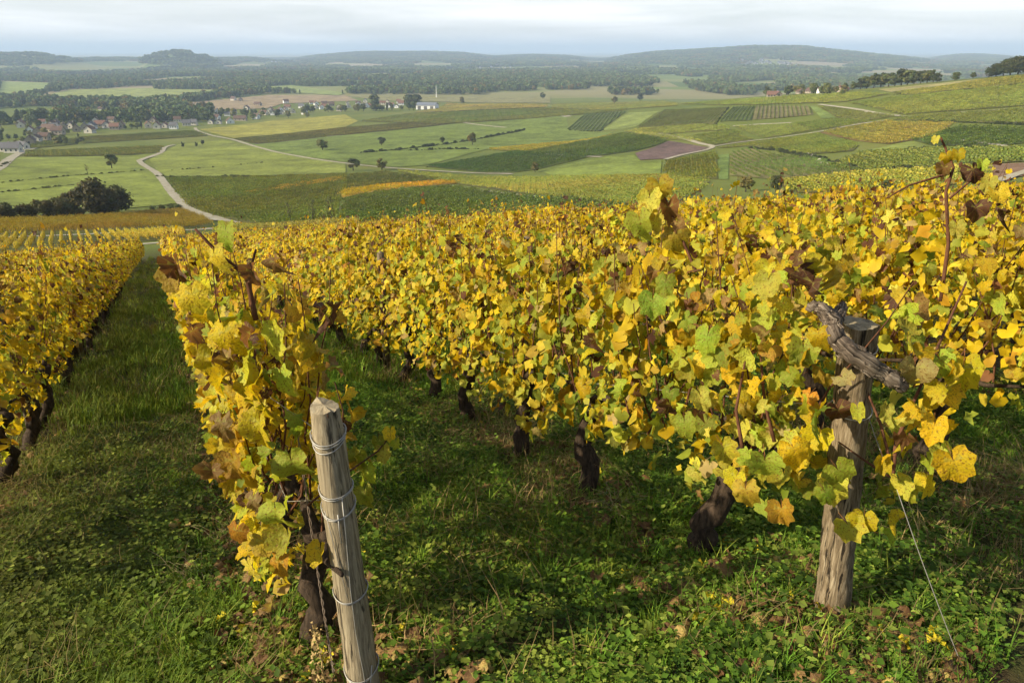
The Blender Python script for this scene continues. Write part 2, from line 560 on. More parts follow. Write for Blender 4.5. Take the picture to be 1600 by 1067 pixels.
def scatter_tree(coll):
    ng = bpy.data.node_groups.new("scatter_" + coll.name, 'GeometryNodeTree')
    ng.interface.new_socket("Geometry", in_out='INPUT', socket_type='NodeSocketGeometry')
    ng.interface.new_socket("Geometry", in_out='OUTPUT', socket_type='NodeSocketGeometry')
    N, L = ng.nodes, ng.links
    gi, go = N.new("NodeGroupInput"), N.new("NodeGroupOutput")
    ci = N.new("GeometryNodeCollectionInfo")
    ci.inputs['Collection'].default_value = coll
    ci.inputs['Separate Children'].default_value = True
    ci.inputs['Reset Children'].default_value = True
    ip = N.new("GeometryNodeInstanceOnPoints")
    ip.inputs['Pick Instance'].default_value = True
    def named(nm, dt):
        a = N.new("GeometryNodeInputNamedAttribute")
        a.data_type = dt
        a.inputs['Name'].default_value = nm
        return a.outputs['Attribute']
    L.new(gi.outputs[0], ip.inputs['Points'])
    L.new(ci.outputs[0], ip.inputs['Instance'])
    L.new(named('idx', 'INT'), ip.inputs['Instance Index'])
    e2r = N.new("FunctionNodeEulerToRotation")
    L.new(named('rot', 'FLOAT_VECTOR'), e2r.inputs[0])
    L.new(e2r.outputs[0], ip.inputs['Rotation'])
    L.new(named('scl', 'FLOAT_VECTOR'), ip.inputs['Scale'])
    L.new(ip.outputs[0], go.inputs[0])
    return ng

def scatter(name, ng, pts, rot, scl, idx, tint, parent=None):
    n = len(pts)
    me = bpy.data.meshes.new(name)
    me.vertices.add(n)
    me.vertices.foreach_set("co", np.asarray(pts, np.float32).ravel())
    scl = np.asarray(scl, np.float32)
    if scl.ndim == 1: scl = np.repeat(scl[:, None], 3, 1)
    for an, at, data, key in (('rot', 'FLOAT_VECTOR', rot, 'vector'), ('scl', 'FLOAT_VECTOR', scl, 'vector'),
                              ('idx', 'INT', idx, 'value')):
        a = me.attributes.new(an, at, 'POINT')
        a.data.foreach_set(key, np.asarray(data, np.int32 if at == 'INT' else np.float32).ravel())
    t = np.ones((n, 4), np.float32); t[:, :3] = tint
    a = me.attributes.new('tint', 'FLOAT_COLOR', 'POINT')
    a.data.foreach_set('color', t.ravel())
    me.update()
    o = mesh_obj(name, me, parent)
    md = o.modifiers.new("scatter", 'NODES')
    md.node_group = ng
    return o
# ------------------------------------------------------------------ terrain sheet
def build_terrain():
    az = np.concatenate([np.arange(-180, -44, 4.0), np.arange(-44, 44, 0.3), np.arange(44, 180, 4.0)])
    az = np.radians(az)
    rad = np.concatenate([[0.35], np.exp(np.linspace(math.log(0.8), math.log(32000), 270))])
    A, Rr = np.meshgrid(az, rad)
    x, y = (Rr * np.sin(A)).ravel(), (Rr * np.cos(A)).ravel()
    z = H(x, y)
    V = np.stack([x, y, z], 1)
    n, m = len(az), len(rad)
    i, j = np.meshgrid(np.arange(m - 1), np.arange(n), indexing='ij')
    a = (i * n + j).ravel(); b = (i * n + (j + 1) % n).ravel()
    Fq = np.stack([a, b, b + n, a + n], 1)[:, ::-1]
    me = bpy.data.meshes.new("ground")
    me.vertices.add(len(V) + 1)
    me.vertices.foreach_set("co", np.concatenate([V, [[0, 0, h1(0, 0)]]]).astype(np.float32).ravel())
    tri = np.stack([np.full(n, len(V)), (np.arange(n) + 1) % n, np.arange(n)], 1)
    loops = np.concatenate([Fq.ravel(), tri.ravel()])
    me.loops.add(len(loops)); me.loops.foreach_set("vertex_index", loops.astype(np.int32))
    me.polygons.add(len(Fq) + n)
    st = np.concatenate([np.arange(len(Fq)) * 4, len(Fq) * 4 + np.arange(n) * 3])
    me.polygons.foreach_set("loop_start", st.astype(np.int32))
    me.update(calc_edges=True)
    me.polygons.foreach_set("use_smooth", [True] * len(me.polygons))
    o = mesh_obj("ground", me, mat=M['land'])
    tag(o, "rolling hillside and wide valley land falling away to the horizon", kind='structure')
build_terrain()

# ------------------------------------------------------------------ fields and tracks draped on it
def world_poly(pp):
    return [to_ground(px, py) for px, py in pp]

def drape(name, pts2, color, off, step, mat, label):
    """pts2: outline in world xy"""
    out = []
    n = len(pts2)
    for i in range(n):
        a, b = pts2[i], pts2[(i + 1) % n]
        k = max(1, int((b - a).length / step))
        for j in range(k): out.append(a + (b - a) * (j / k))
    c = sum(out, Vector((0, 0))) / len(out)
    loc = [p - c for p in out]
    edges = [(i, (i + 1) % len(loc)) for i in range(len(loc))]
    xs = [p.x for p in loc]; ys = [p.y for p in loc]
    for gx in np.arange(min(xs), max(xs), step):
        for gy in np.arange(min(ys), max(ys), step):
            loc.append(Vector((gx + random.uniform(-.2, .2) * step, gy + random.uniform(-.2, .2) * step)))
    r = delaunay_2d_cdt(loc, edges, [], 1, 1e-4)
    vx = np.array([(v.x + c.x, v.y + c.y) for v in r[0]])
    z = H(vx[:, 0], vx[:, 1]) + off
    me = new_mesh(name, np.column_stack([vx, z]), r[2], mat, True)
    o = mesh_obj(name, me)
    o.color = (*color, 1)
    tag(o, label, kind='structure')
    return o

def inside(poly, x, y):
    c = np.zeros(len(x), bool)
    n = len(poly)
    for i in range(n):
        x1, y1 = poly[i][0], poly[i][1]; x2, y2 = poly[(i + 1) % n][0], poly[(i + 1) % n][1]
        k = ((y1 > y) != (y2 > y)) & (x < (x2 - x1) * (y - y1) / ((y2 - y1) + 1e-12) + x1)
        c ^= k
    return c

MEADOW, LIGHT, OLIVE, DARKV, YELV, BROWN, TAN = (0.150, 0.190, 0.042), (0.215, 0.225, 0.060), (0.155, 0.155, 0.045), (0.105, 0.130, 0.036), (0.220, 0.195, 0.045), (0.135, 0.085, 0.055), (0.33, 0.27, 0.16)
# name, outline in photo pixels, ground colour, vines? (row direction as two photo points, leaf tint)
PLOTS = [
 ('meadow', [(0,262),(30,246),(215,243),(250,238),(218,252),(243,270),(267,300),(284,318),(200,326),(0,332),(-60,330),(-60,285)], (0.180,0.215,0.040), None, "pale green meadow left of the winding track"),
 ('meadow', [(233,250),(277,227),(348,219),(540,257),(540,271),(263,277),(246,268)], (0.180,0.208,0.040), None, "green meadow between the winding track and the village track"),
 ('meadow', [(366,219),(540,212),(700,196),(885,181),(888,203),(958,207),(900,229),(760,234),(665,259),(618,262),(540,254),(440,240)], (0.128,0.168,0.034), None, "long deep green meadow with hedges in the valley"),
 ('meadow', [(311,203),(420,190),(540,180),(560,190),(540,199),(365,217)], (0.235,0.225,0.042), None, "yellow green field above the track near the village"),
 ('meadow', [(0,128),(95,131),(65,146),(0,152)], (0.20,0.25,0.07), None, "bright field beyond the left wood"),
 ('meadow', [(62,152),(110,141),(250,138),(345,142),(330,150),(240,160),(150,163),(90,160)], (0.22,0.25,0.07), None, "long bright field behind the village"),
 ('meadow', [(118,172),(190,174),(218,181),(150,187)], (0.20,0.24,0.06), None, "small bright paddock inside the village"),
 ('ploughed_field', [(290,161),(420,149),(540,150),(560,158),(440,163),(420,170),(300,174)], (0.26,0.20,0.12), None, "tan stubble field above the village houses"),
 ('meadow', [(400,137),(455,134),(540,146),(530,150),(440,145)], (0.20,0.24,0.07), None, "light strip of pasture before the dark woods"),
 ('meadow', [(540,151),(700,152),(860,152),(860,162),(700,160),(600,158)], (0.20,0.19,0.08), None, "straw coloured strip behind the white hangar"),
 ('vineyard_ground', [(44,237),(253,229),(246,240),(216,242),(30,246)], OLIVE, ((44,240),(253,234),(0.18,0.15,0.05)), "brown green vineyard strip below the village"),
 ('vineyard_ground', [(121,216),(304,205),(324,213),(128,225)], OLIVE, ((121,220),(310,209),(0.15,0.135,0.05)), "dark vineyard strip beside the village gardens"),
 ('vineyard_ground', [(263,280),(540,274),(545,300),(527,305),(540,344),(415,353),(337,339),(294,320)], OLIVE, ((300,322),(560,285),(0.17,0.155,0.04)), "olive vineyard right of the winding track"),
 ('vineyard_ground', [(361,307),(430,295),(500,284),(540,277),(541,284),(430,301)], (0.22,0.15,0.04), ((361,307),(540,279),(0.34,0.20,0.04)), "orange streak across the olive vineyard"),
 ('vineyard_ground', [(368,219),(540,200),(700,186),(720,192),(540,211),(400,226)], (0.125,0.105,0.05), ((368,222),(540,206),(0.18,0.15,0.06)), "brownish vineyard strip above the long meadow"),
 ('vineyard_ground', [(560,190),(640,178),(860,170),(985,172),(900,180),(700,194)], OLIVE, ((560,186),(860,174),(0.135,0.135,0.045)), "wide olive vineyard right of the white hangar"),
 ('vineyard_ground', [(665,261),(804,237),(929,244),(837,266),(797,271)], DARKV, ((665,261),(804,237),(0.090,0.115,0.035)), "dark green vineyard lozenge in the valley"),
 ('vineyard_ground', [(760,234),(805,230),(900,222),(969,208),(910,222),(820,238)], YELV, ((760,234),(900,224),(0.26,0.20,0.04)), "thin golden vineyard strip above the dark lozenge"),
 ('vineyard_ground', [(820,240),(969,209),(1045,221),(996,236),(939,244)], DARKV, ((820,240),(969,212),(0.125,0.14,0.04)), "green vineyard hump beside the purple field"),
 ('ploughed_field', [(992,240),(1045,221),(1108,231),(1038,249),(1000,251)], (0.125,0.085,0.075), None, "purple brown bare field beside the forked track"),
 ('vineyard_ground', [(527,304),(544,298),(690,284),(719,287),(536,310)], (0.30,0.21,0.03), ((527,304),(690,286),(0.62,0.42,0.035)), "bright golden vineyard strip in the middle distance"),
 ('vineyard_ground', [(545,275),(600,270),(690,281),(545,296)], OLIVE, ((545,285),(690,280),(0.14,0.125,0.04)), "olive vineyard above the golden strip"),
 ('vineyard_ground', [(536,312),(700,293),(905,314),(990,324),(900,350),(540,352)], DARKV, ((540,345),(760,300),(0.125,0.135,0.04)), "green vineyard below the golden strip"),
 ('vineyard_ground', [(620,267),(860,278),(1040,276),(1110,284),(1060,316),(990,322),(905,312),(720,289)], OLIVE, ((640,270),(1040,296),(0.185,0.165,0.04)), "yellow green vineyard terrace behind the near canopy"),
 ('vineyard_ground', [(996,200),(1040,172),(1138,168),(1118,195)], OLIVE, ((996,200),(1040,172),(0.12,0.13,0.04)), "rounded green vineyard left of the striped plot"),
 ('vineyard_ground', [(1146,168),(1179,167),(1174,189),(1124,191)], DARKV, ((1124,191),(1146,168),(0.085,0.105,0.035)), "dark green vineyard left of the striped plot"),
 ('vineyard_ground', [(1181,167),(1264,167),(1271,180),(1176,188)], (0.20,0.18,0.08), ((1180,187),(1185,167),(0.10,0.115,0.035)), "striped vineyard plot on the far slope"),
 ('meadow', [(1265,167),(1275,167),(1306,185),(1283,186)], (0.15,0.20,0.05), None, "grass strip right of the striped plot"),
 ('vineyard_ground', [(1278,167),(1407,182),(1348,190),(1308,185)], OLIVE, ((1278,167),(1407,182),(0.125,0.12,0.04)), "olive vineyard right of the grass strip"),
 ('vineyard_ground', [(885,203),(915,178),(979,175),(936,205)], DARKV, ((885,203),(915,178),(0.085,0.105,0.035)), "dark green vineyard square beyond the meadow"),
 ('meadow', [(940,205),(983,177),(1030,175),(993,199)], (0.165,0.20,0.05), None, "pale grass between two vineyard humps"),
 ('vineyard_ground', [(1140,241),(1172,232),(1215,243),(1267,246),(1341,269),(1208,281),(1140,275)], (0.20,0.185,0.07), ((1140,258),(1185,279),(0.095,0.11,0.035)), "large striped vineyard in the hollow"),
 ('meadow', [(1122,243),(1139,241),(1138,281),(1123,281)], (0.12,0.17,0.04), None, "dark grass strip left of the striped hollow"),
 ('vineyard_ground', [(1040,254),(1120,237),(1121,281),(1040,278)], OLIVE, ((1040,254),(1120,240),(0.185,0.17,0.04)), "yellow olive vineyard left of the dark grass strip"),
 ('vineyard_ground', [(1281,208),(1383,191),(1488,194),(1460,215),(1390,226)], (0.20,0.14,0.05), ((1281,208),(1383,191),(0.235,0.175,0.045)), "rust gold vineyard on the right slope"),
 ('vineyard_ground', [(1424,219),(1497,198),(1620,203),(1620,222),(1565,229),(1460,229)], DARKV, ((1424,219),(1497,198),(0.105,0.125,0.035)), "dark green vineyard on the right slope"),
 ('vineyard_ground', [(1147,198),(1236,195),(1271,205),(1196,217)], OLIVE, ((1147,198),(1236,195),(0.12,0.125,0.04)), "olive vineyard below the striped plot"),
 ('vineyard_ground', [(1078,214),(1145,205),(1178,219),(1106,229)], OLIVE, ((1078,214),(1120,206),(0.13,0.135,0.04)), "olive vineyard in front of the forked track"),
 ('vineyard_ground', [(1290,264),(1345,240),(1620,232),(1620,252),(1520,258),(1350,268)], OLIVE, ((1300,262),(1540,240),(0.135,0.14,0.04)), "green vineyard sweep under the right slope"),
 ('vineyard_ground', [(1210,285),(1345,272),(1540,260),(1540,282),(1400,300),(1250,302)], YELV, ((1210,290),(1500,268),(0.235,0.205,0.045)), "yellow green vineyard just behind the right canopy"),
 ('ploughed_field', [(1544,258),(1620,254),(1620,272),(1555,284)], (0.19,0.12,0.075), None, "reddish brown bare field at the right edge"),
 ('vineyard_ground', [(1412,183),(1620,169),(1620,194),(1500,192),(1395,188)], OLIVE, ((1412,184),(1600,172),(0.125,0.13,0.04)), "olive vineyard below the slope track"),
 ('vineyard_ground', [(1330,162),(1420,152),(1620,130),(1620,164),(1412,180)], OLIVE, ((1340,165),(1600,140),(0.155,0.155,0.045)), "broad olive vineyard on the right hillside"),
 ('meadow', [(1372,141),(1460,122),(1540,124),(1470,136),(1392,145)], (0.30,0.27,0.11), None, "pale straw field below the right treeline"),
 ('vineyard_ground', [(1060,163),(1180,155),(1330,146),(1390,148),(1320,160),(1180,165)], OLIVE, ((1060,163),(1330,150),(0.155,0.155,0.045)), "olive vineyard before the far right hamlet"),
 ('vineyard_ground', [(1114,233),(1200,221),(1276,210),(1342,228),(1332,237),(1262,242),(1175,229)], OLIVE, ((1114,233),(1276,212),(0.15,0.145,0.04)), "olive vineyard terrace above the striped hollow"),
 ('vineyard_ground', [(985,207),(1045,212),(1076,214),(1100,223),(1048,219),(1000,212)], (0.19,0.19,0.05), ((985,209),(1076,216),(0.19,0.17,0.05)), "pale vineyard wedge inside the forked track"),
 ('vineyard_ground', [(862,164),(1040,159),(1058,166),(985,171),(862,169)], OLIVE, ((862,166),(1040,163),(0.14,0.13,0.045)), "far olive vineyard band before the dark wood"),
 ('vineyard_ground', [(700,162),(858,164),(850,169),(645,177),(690,168)], (0.18,0.15,0.05), ((700,166),(850,166),(0.19,0.145,0.05)), "brownish vineyard band right of the mast"),
 ('meadow', [(843,268),(937,247),(990,243),(1002,253),(1034,252),(1032,273),(870,276)], (0.15,0.19,0.036), None, "grass slope right of the dark vineyard lozenge"),
 ('vineyard_ground', [(1130,197),(1118,197),(1000,202),(975,207),(1045,210),(1120,205),(1142,203)], (0.17,0.17,0.045), ((1000,204),(1130,200),(0.16,0.15,0.045)), "thin vineyard strip under the rounded vineyard"),
 ('vineyard_ground', [(1240,194),(1310,187),(1345,191),(1375,190),(1275,204)], OLIVE, ((1240,196),(1345,192),(0.13,0.13,0.04)), "dark olive vineyard wedge above the climbing track"),
 ('meadow', [(1400,226),(1424,221),(1460,231),(1600,231),(1345,238)], (0.16,0.19,0.04), None, "grass tongue below the rust gold vineyard"),
 ('vineyard_ground', [(1395,146),(1475,136),(1545,125),(1620,118),(1620,128),(1420,150)], OLIVE, ((1395,147),(1600,123),(0.17,0.155,0.045)), "upper olive vineyard below the right treeline"),
 ('vineyard_ground', [(0,225),(44,233),(120,226),(124,217),(60,222)], (0.15,0.16,0.045), ((44,231),(120,222),(0.14,0.13,0.045)), "small vineyard below the village's left end"),
]
PLOT_XY = []
VPLOTS = []
for nm, pp, colr, vines, lab in PLOTS:
    w = world_poly(pp)
    p2 = [Vector((p.x, p.y)) for p in w]
    dist = min(p.length for p in p2)
    size = max((p - p2[0]).length for p in p2)
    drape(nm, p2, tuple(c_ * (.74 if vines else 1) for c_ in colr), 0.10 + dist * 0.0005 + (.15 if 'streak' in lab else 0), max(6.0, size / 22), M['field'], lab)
    PLOT_XY.append(p2)
    if vines:
        a, b = to_ground(*vines[0]), to_ground(*vines[1])
        tn = vines[2]
        if tn[0] < .5: tn = (tn[0] * 1.28, tn[1] * 1.58, tn[2] * 1.0)
        VPLOTS.append((p2, math.atan2(b.y - a.y, b.x - a.x), tn, dist, lab, size))

def track(name, pp, width, label, world=None, off=0.35):
    pts = [to_ground(*p) for p in pp] if world is None else world
    xy = [Vector((p[0], p[1])) for p in pts]
    fine = []
    for i in range(len(xy) - 1):
        p0, p1, p2, p3 = xy[max(i - 1, 0)], xy[i], xy[i + 1], xy[min(i + 2, len(xy) - 1)]
        k = max(3, int((p2 - p1).length / 4))
        for j in range(k):
            t = j / k
            fine.append(0.5 * ((2 * p1) + (p2 - p0) * t + (2 * p0 - 5 * p1 + 4 * p2 - p3) * t * t + (3 * p1 - p0 - 3 * p2 + p3) * t ** 3))
    fine.append(xy[-1])
    V, Fc = [], []
    for i, p in enumerate(fine):
        d = (fine[min(i + 1, len(fine) - 1)] - fine[max(i - 1, 0)]).normalized()
        nrm = Vector((-d.y, d.x))
        ww = width * random.uniform(0.9, 1.1) / 2
        for s in (-1, 0, 1):
            q = p + nrm * ww * s
            V.append((q.x, q.y, 0))
    V = np.array(V)
    V[:, 2] = H(V[:, 0], V[:, 1]) + off
    for i in range(len(fine) - 1):
        for s in range(2):
            a = i * 3 + s
            Fc.append((a, a + 1, a + 4, a + 3))
    o = mesh_obj(name, new_mesh(name, V, Fc, M['track'], True))
    tag(o, label, kind='structure')
    return o

track('road', [(-60,410),(0,403),(135,388),(300,376),(380,370),(455,364)], 3.4, "pale farm road along the foot of the near vineyard", off=0.06)
track('road', [(-60,374),(0,372),(150,366),(294,360),(335,357)], 2.4, "pale track behind the striped vine rows", off=0.10)
track('path', [(-10,268),(0,262),(12,252),(25,243),(38,238),(60,229)], 5.0, "pale lane entering the village at the left edge")
track('path', [(305,200),(309,205),(330,212),(368,220),(422,236),(472,246),(540,256),(618,264),(763,272),(800,273)], 3.2, "long pale track from the village across the meadows")
track('path', [(272,227),(258,231),(250,240),(222,250),(220,255),(243,270),(252,280),(267,300),(280,314),(294,327),(337,342),(370,350),(415,355)], 3.3, "winding pale track through the left meadows")
track('path', [(290,328),(310,336),(320,343),(345,346)], 3.0, "short side track at the foot of the winding track")
track('path', [(690,184),(715,190),(736,194),(790,200)], 4.5, "short pale track right of the white hangar")
track('path', [(858,180),(872,180),(888,183)], 9.0, "pale gravel turning spot in the far vineyards")
track('path', [(709,294),(760,300),(824,307),(871,311)], 2.2, "faint pale track between two green vineyards")
track('path', [(1000,208),(1045,212),(1090,224),(1113,231),(1070,242),(1040,250)], 3.0, "forked track around the purple field")
track('path', [(1106,231),(1150,224),(1200,218),(1278,207),(1330,197),(1383,189)], 2.4, "track climbing between the right vineyards")
track('path', [(1280,164),(1340,172),(1407,182),(1480,178),(1620,167)], 2.6, "track crossing the right hillside")
track('path', [(1548,288),(1580,277),(1620,264)], 3.0, "white track at the right edge behind the canopy")
track('path', [(1500,220),(1560,228),(1620,237)], 2.5, "thin track curving on the right slope")
track('path', [(816,234),(820,238),(850,241),(940,246)], 3.0, "pale track end beside the dark vineyard lozenge")
track('path', [(1145,198),(1190,195),(1236,193)], 3.0, "pale track below the striped plot")
# ------------------------------------------------------------------ quads as leaf clumps
def quad_cloud(P, N, size, rnd, col, asp=(0.7, 1.2)):
    """n bent leaf-clump faces at P with normals N -> verts, faces, vertex colours"""
    n = len(P)
    N = N / (np.linalg.norm(N, axis=1, keepdims=True) + 1e-9)
    a = rnd.normal(size=(n, 3))
    T = np.cross(N, a); T /= (np.linalg.norm(T, axis=1, keepdims=True) + 1e-9)
    B = np.cross(N, T)
    s = size * rnd.uniform(0.6, 1.3, (n, 1))
    s2 = s * rnd.uniform(*asp, (n, 1))
    bend = N * s * rnd.uniform(-0.35, 0.35, (n, 1))
    v0 = P - T * s - B * s2 * .4; v1 = P + T * s * .3 - B * s2 + bend; v2 = P + T * s + B * s2 * .4; v3 = P - T * s * .3 + B * s2 + bend
    V = np.stack([v0, v1, v2, v3], 1).reshape(-1, 3)
    Fc = np.arange(4 * n).reshape(-1, 4)
    C = np.ones((4 * n, 4)); C[:, :3] = np.repeat(col, 4, 0)
    return V, Fc, C

def np_mesh(name, V, Fc, mat, C=None, extra=None):
    me = bpy.data.meshes.new(name)
    me.vertices.add(len(V)); me.vertices.foreach_set("co", np.asarray(V, np.float32).ravel())
    k = Fc.shape[1]
    me.loops.add(Fc.size); me.loops.foreach_set("vertex_index", Fc.ravel().astype(np.int32))
    me.polygons.add(len(Fc)); me.polygons.foreach_set("loop_start", (np.arange(len(Fc)) * k).astype(np.int32))
    if C is not None:
        a = me.attributes.new('col', 'FLOAT_COLOR', 'POINT'); a.data.foreach_set('color', np.asarray(C, np.float32).ravel())
    for an, data in (extra or {}).items():
        a = me.attributes.new(an, 'FLOAT', 'POINT'); a.data.foreach_set('value', np.asarray(data, np.float32).ravel())
    me.materials.append(mat)
    me.update(calc_edges=True)
    return me

def crown_cloud(seed, lobes, per, size, base=0.25, w=0.42, top=1.0, pointy=0.0):
    rnd = np.random.default_rng(seed)
    P, N, Cc = [], [], []
    for k in range(lobes):
        h = rnd.uniform(0.05, 0.95)
        prof = math.sin(math.pi * min(max(h * 0.92 + 0.06, 0), 1)) ** 0.6
        if pointy: prof = (1 - h) ** 0.8 * 0.9 + 0.15
        ang = rnd.uniform(0, 2 * math.pi)
        rr = w * prof * math.sqrt(rnd.uniform(0.15, 1.0)) * 0.72
        c = np.array([rr * math.cos(ang), rr * math.sin(ang), base + (top - base) * (h * 0.86 + 0.07)])
        lr = w * rnd.uniform(0.26, 0.46) * (0.6 + 0.4 * prof)
        d = rnd.normal(size=(per, 3)); d /= np.linalg.norm(d, axis=1, keepdims=True)
        rad = lr * rnd.uniform(0.55, 1.08, (per, 1))
        P.append(c + d * rad * np.array([1, 1, 0.8])); N.append(d + rnd.normal(size=(per, 3)) * 0.45)
        tone = rnd.uniform(0.78, 1.25)
        cc = np.ones((per, 3)) * tone * rnd.uniform(0.8, 1.2, (per, 1))
        cc[:, 0] *= rnd.uniform(0.85, 1.25); Cc.append(cc)
    return quad_cloud(np.concatenate(P), np.concatenate(N), size, rnd, np.concatenate(Cc))

def trunk_geo(seed, h=0.55, r=0.03, limbs=5):
    rr = random.Random(seed)
    pts = [Vector((rr.uniform(-.012, .012) * i, rr.uniform(-.012, .012) * i, -0.02 + h * i / 5)) for i in range(6)]
    parts = [tube(pts, [r * (1.25 - 0.16 * i) for i in range(6)], 7, 0.08)]
    for k in range(limbs):
        a = rr.uniform(0, 6.28); i = rr.randint(2, 4)
        s = pts[i]; e = s + Vector((math.cos(a) * .26, math.sin(a) * .26, rr.uniform(.15, .32)))
        mid = (s + e) / 2 + Vector((0, 0, -0.02))
        parts.append(tube([s, mid, e], [r * .5, r * .36, r * .16], 5))
    return join(parts)

def tree_protos(mat, n, lobes, per, size, seed0):
    out = []
    for k in range(n):
        pointy = 1.0 if k == n - 1 else 0.0
        V, Fc, C = crown_cloud(seed0 + k, lobes, per, size, base=0.16 if not pointy else .08, w=0.46 if not pointy else 0.2, pointy=pointy)
        out.append(np_mesh('crown', V, Fc, mat, C))
    return out

# woods far off: one mass each
wood_proto = tree_protos(M['crown_i'], 5, 16, 26, 0.085, 100)
NG_WOOD = scatter_tree(proto_collection('woodland_tree', wood_proto))
# a whole grove of about 60 m for the far ridges
groves = []
for k in range(4):
    rnd = np.random.default_rng(300 + k)
    Vs, Fs, Cs, o = [], [], [], 0
    for j in range(26):
        V, Fc, C = crown_cloud(900 + k * 40 + j, 7, 9, 0.16, base=0.1)
        s = rnd.uniform(9, 15)
        V = V * s * np.array([1.15, 1.15, 0.95]) + np.array([rnd.uniform(-30, 30), rnd.uniform(-30, 30), -1.0])
        C = C * np.array([*([rnd.uniform(0.75, 1.2)] * 3), 1])
        Vs.append(V); Fs.append(Fc + o); Cs.append(C); o += len(V)
    groves.append(np_mesh('grove', np.concatenate(Vs), np.concatenate(Fs), M['crown_i'], np.concatenate(Cs)))
NG_GROVE = scatter_tree(proto_collection('woodland_grove', groves))

# clearings in the woods, in photo pixels
CLEAR = [[(0,127),(95,131),(65,147),(0,153)], [(60,152),(110,140),(345,141),(330,151),(240,161),(90,161)], [(116,171),(192,173),(220,181),(150,188)],
 [(285,162),(420,147),(560,149),(560,160),(440,164),(300,175)], [(400,137),(455,133),(540,144),(530,151),(440,146)],
 [(520,126),(640,128),(640,134),(520,132)], [(540,135),(600,134),(610,140),(540,140)], [(500,148),(1340,150),(1340,175),(500,200)],
 [(730,106),(900,103),(940,108),(740,111)], [(80,99),(180,96),(185,100),(80,103)], [(1140,130),(1210,126),(1215,138),(1150,141)], [(1040,132),(1080,133),(1075,144),(1040,143)],
 [(1190,92),(1330,100),(1330,106),(1150,104)], [(640,100),(720,104),(700,108),(640,106)], [(0,104),(60,102),(70,107),(0,110)], [(330,110),(420,112),(420,116),(330,114)]]
def wood_points(d0, d1, n, seed, thr):
    rnd = np.random.default_rng(seed)
    az = rnd.uniform(R(-41), R(41), n)
    d = np.sqrt(rnd.uniform(d0 ** 2, d1 ** 2, n))
    x, y = d * np.sin(az), d * np.cos(az)
    mk = fbm(x / 260 + 31, y / 480 + 7, 40, 4)
    z = H(x, y)
    px, py, _ = project(x, y, z)
    keep = (mk > thr) | (z > -64) & (d > 3500)
    for c in CLEAR: keep &= ~inside(c, px, py)
    # the slope this side of the villages is open vineyard
    keep &= ~((px > 330) & (d < 1500))
    keep &= ~((px > 1180) & (d < 1900))
    return x[keep], y[keep], z[keep], mk[keep], d[keep]
def wood_tint(rnd, n, mk):
    base = np.array([0.115, 0.155, 0.05])
    t = base * rnd.uniform(0.6, 1.45, (n, 1))
    warm = rnd.uniform(0, 1, n) < 0.10
    t[warm] = np.array([0.18, 0.15, 0.05]) * rnd.uniform(0.7, 1.3, (warm.sum(), 1))
    return t
def add_wood(name, ng, kinds, d0, d1, n, seed, thr, s0, s1, label):
    rnd = np.random.default_rng(seed + 1)
    x, y, z, mk, d = wood_points(d0, d1, n, seed, thr)
    k = len(x)
    rot = np.zeros((k, 3)); rot[:, 2] = rnd.uniform(0, 6.28, k)
    s = rnd.uniform(s0, s1, k)
    idx = rnd.integers(0, kinds, k)
    o = scatter(name, ng, np.stack([x, y, z - 0.3], 1), rot, s, idx, wood_tint(rnd, k, mk))
    tag(o, label, kind='stuff')
    return k
print('wood', add_wood('woodland', NG_WOOD, 5, 1020, 3000, 66000, 51, 0.415, 7, 15, "mixed green woods across the valley floor"))
print('wood', add_wood('woodland', NG_GROVE, 4, 2900, 9500, 22000, 53, 0.445, 0.85, 1.25, "far hazy woods and wooded ridges below the skyline"))

# ------------------------------------------------------------------ far vineyard rows
def row_segment(seed, length=4.2, n=64, leaf=0.2):
    rnd = np.random.default_rng(seed)
    P = np.stack([rnd.uniform(-length / 2, length / 2, n), rnd.normal(0, 0.16, n), 0.35 + 0.95 * rnd.beta(1.6, 1.2, n)], 1)
    N = np.stack([rnd.normal(0, .4, n), np.sign(P[:, 1]) * rnd.uniform(.2, 1, n), rnd.uniform(0, 1, n)], 1)
    c = np.ones((n, 3)) * rnd.uniform(0.65, 1.35, (n, 1))
    c[:, 0] *= rnd.uniform(0.8, 1.25, n)
    V, Fc, C = quad_cloud(P, N, leaf, rnd, c)
    return np_mesh('vine_segment', V, Fc, M['row_i'], C)
NG_ROW = scatter_tree(proto_collection('far_vine_row', [row_segment(600 + k) for k in range(5)]))

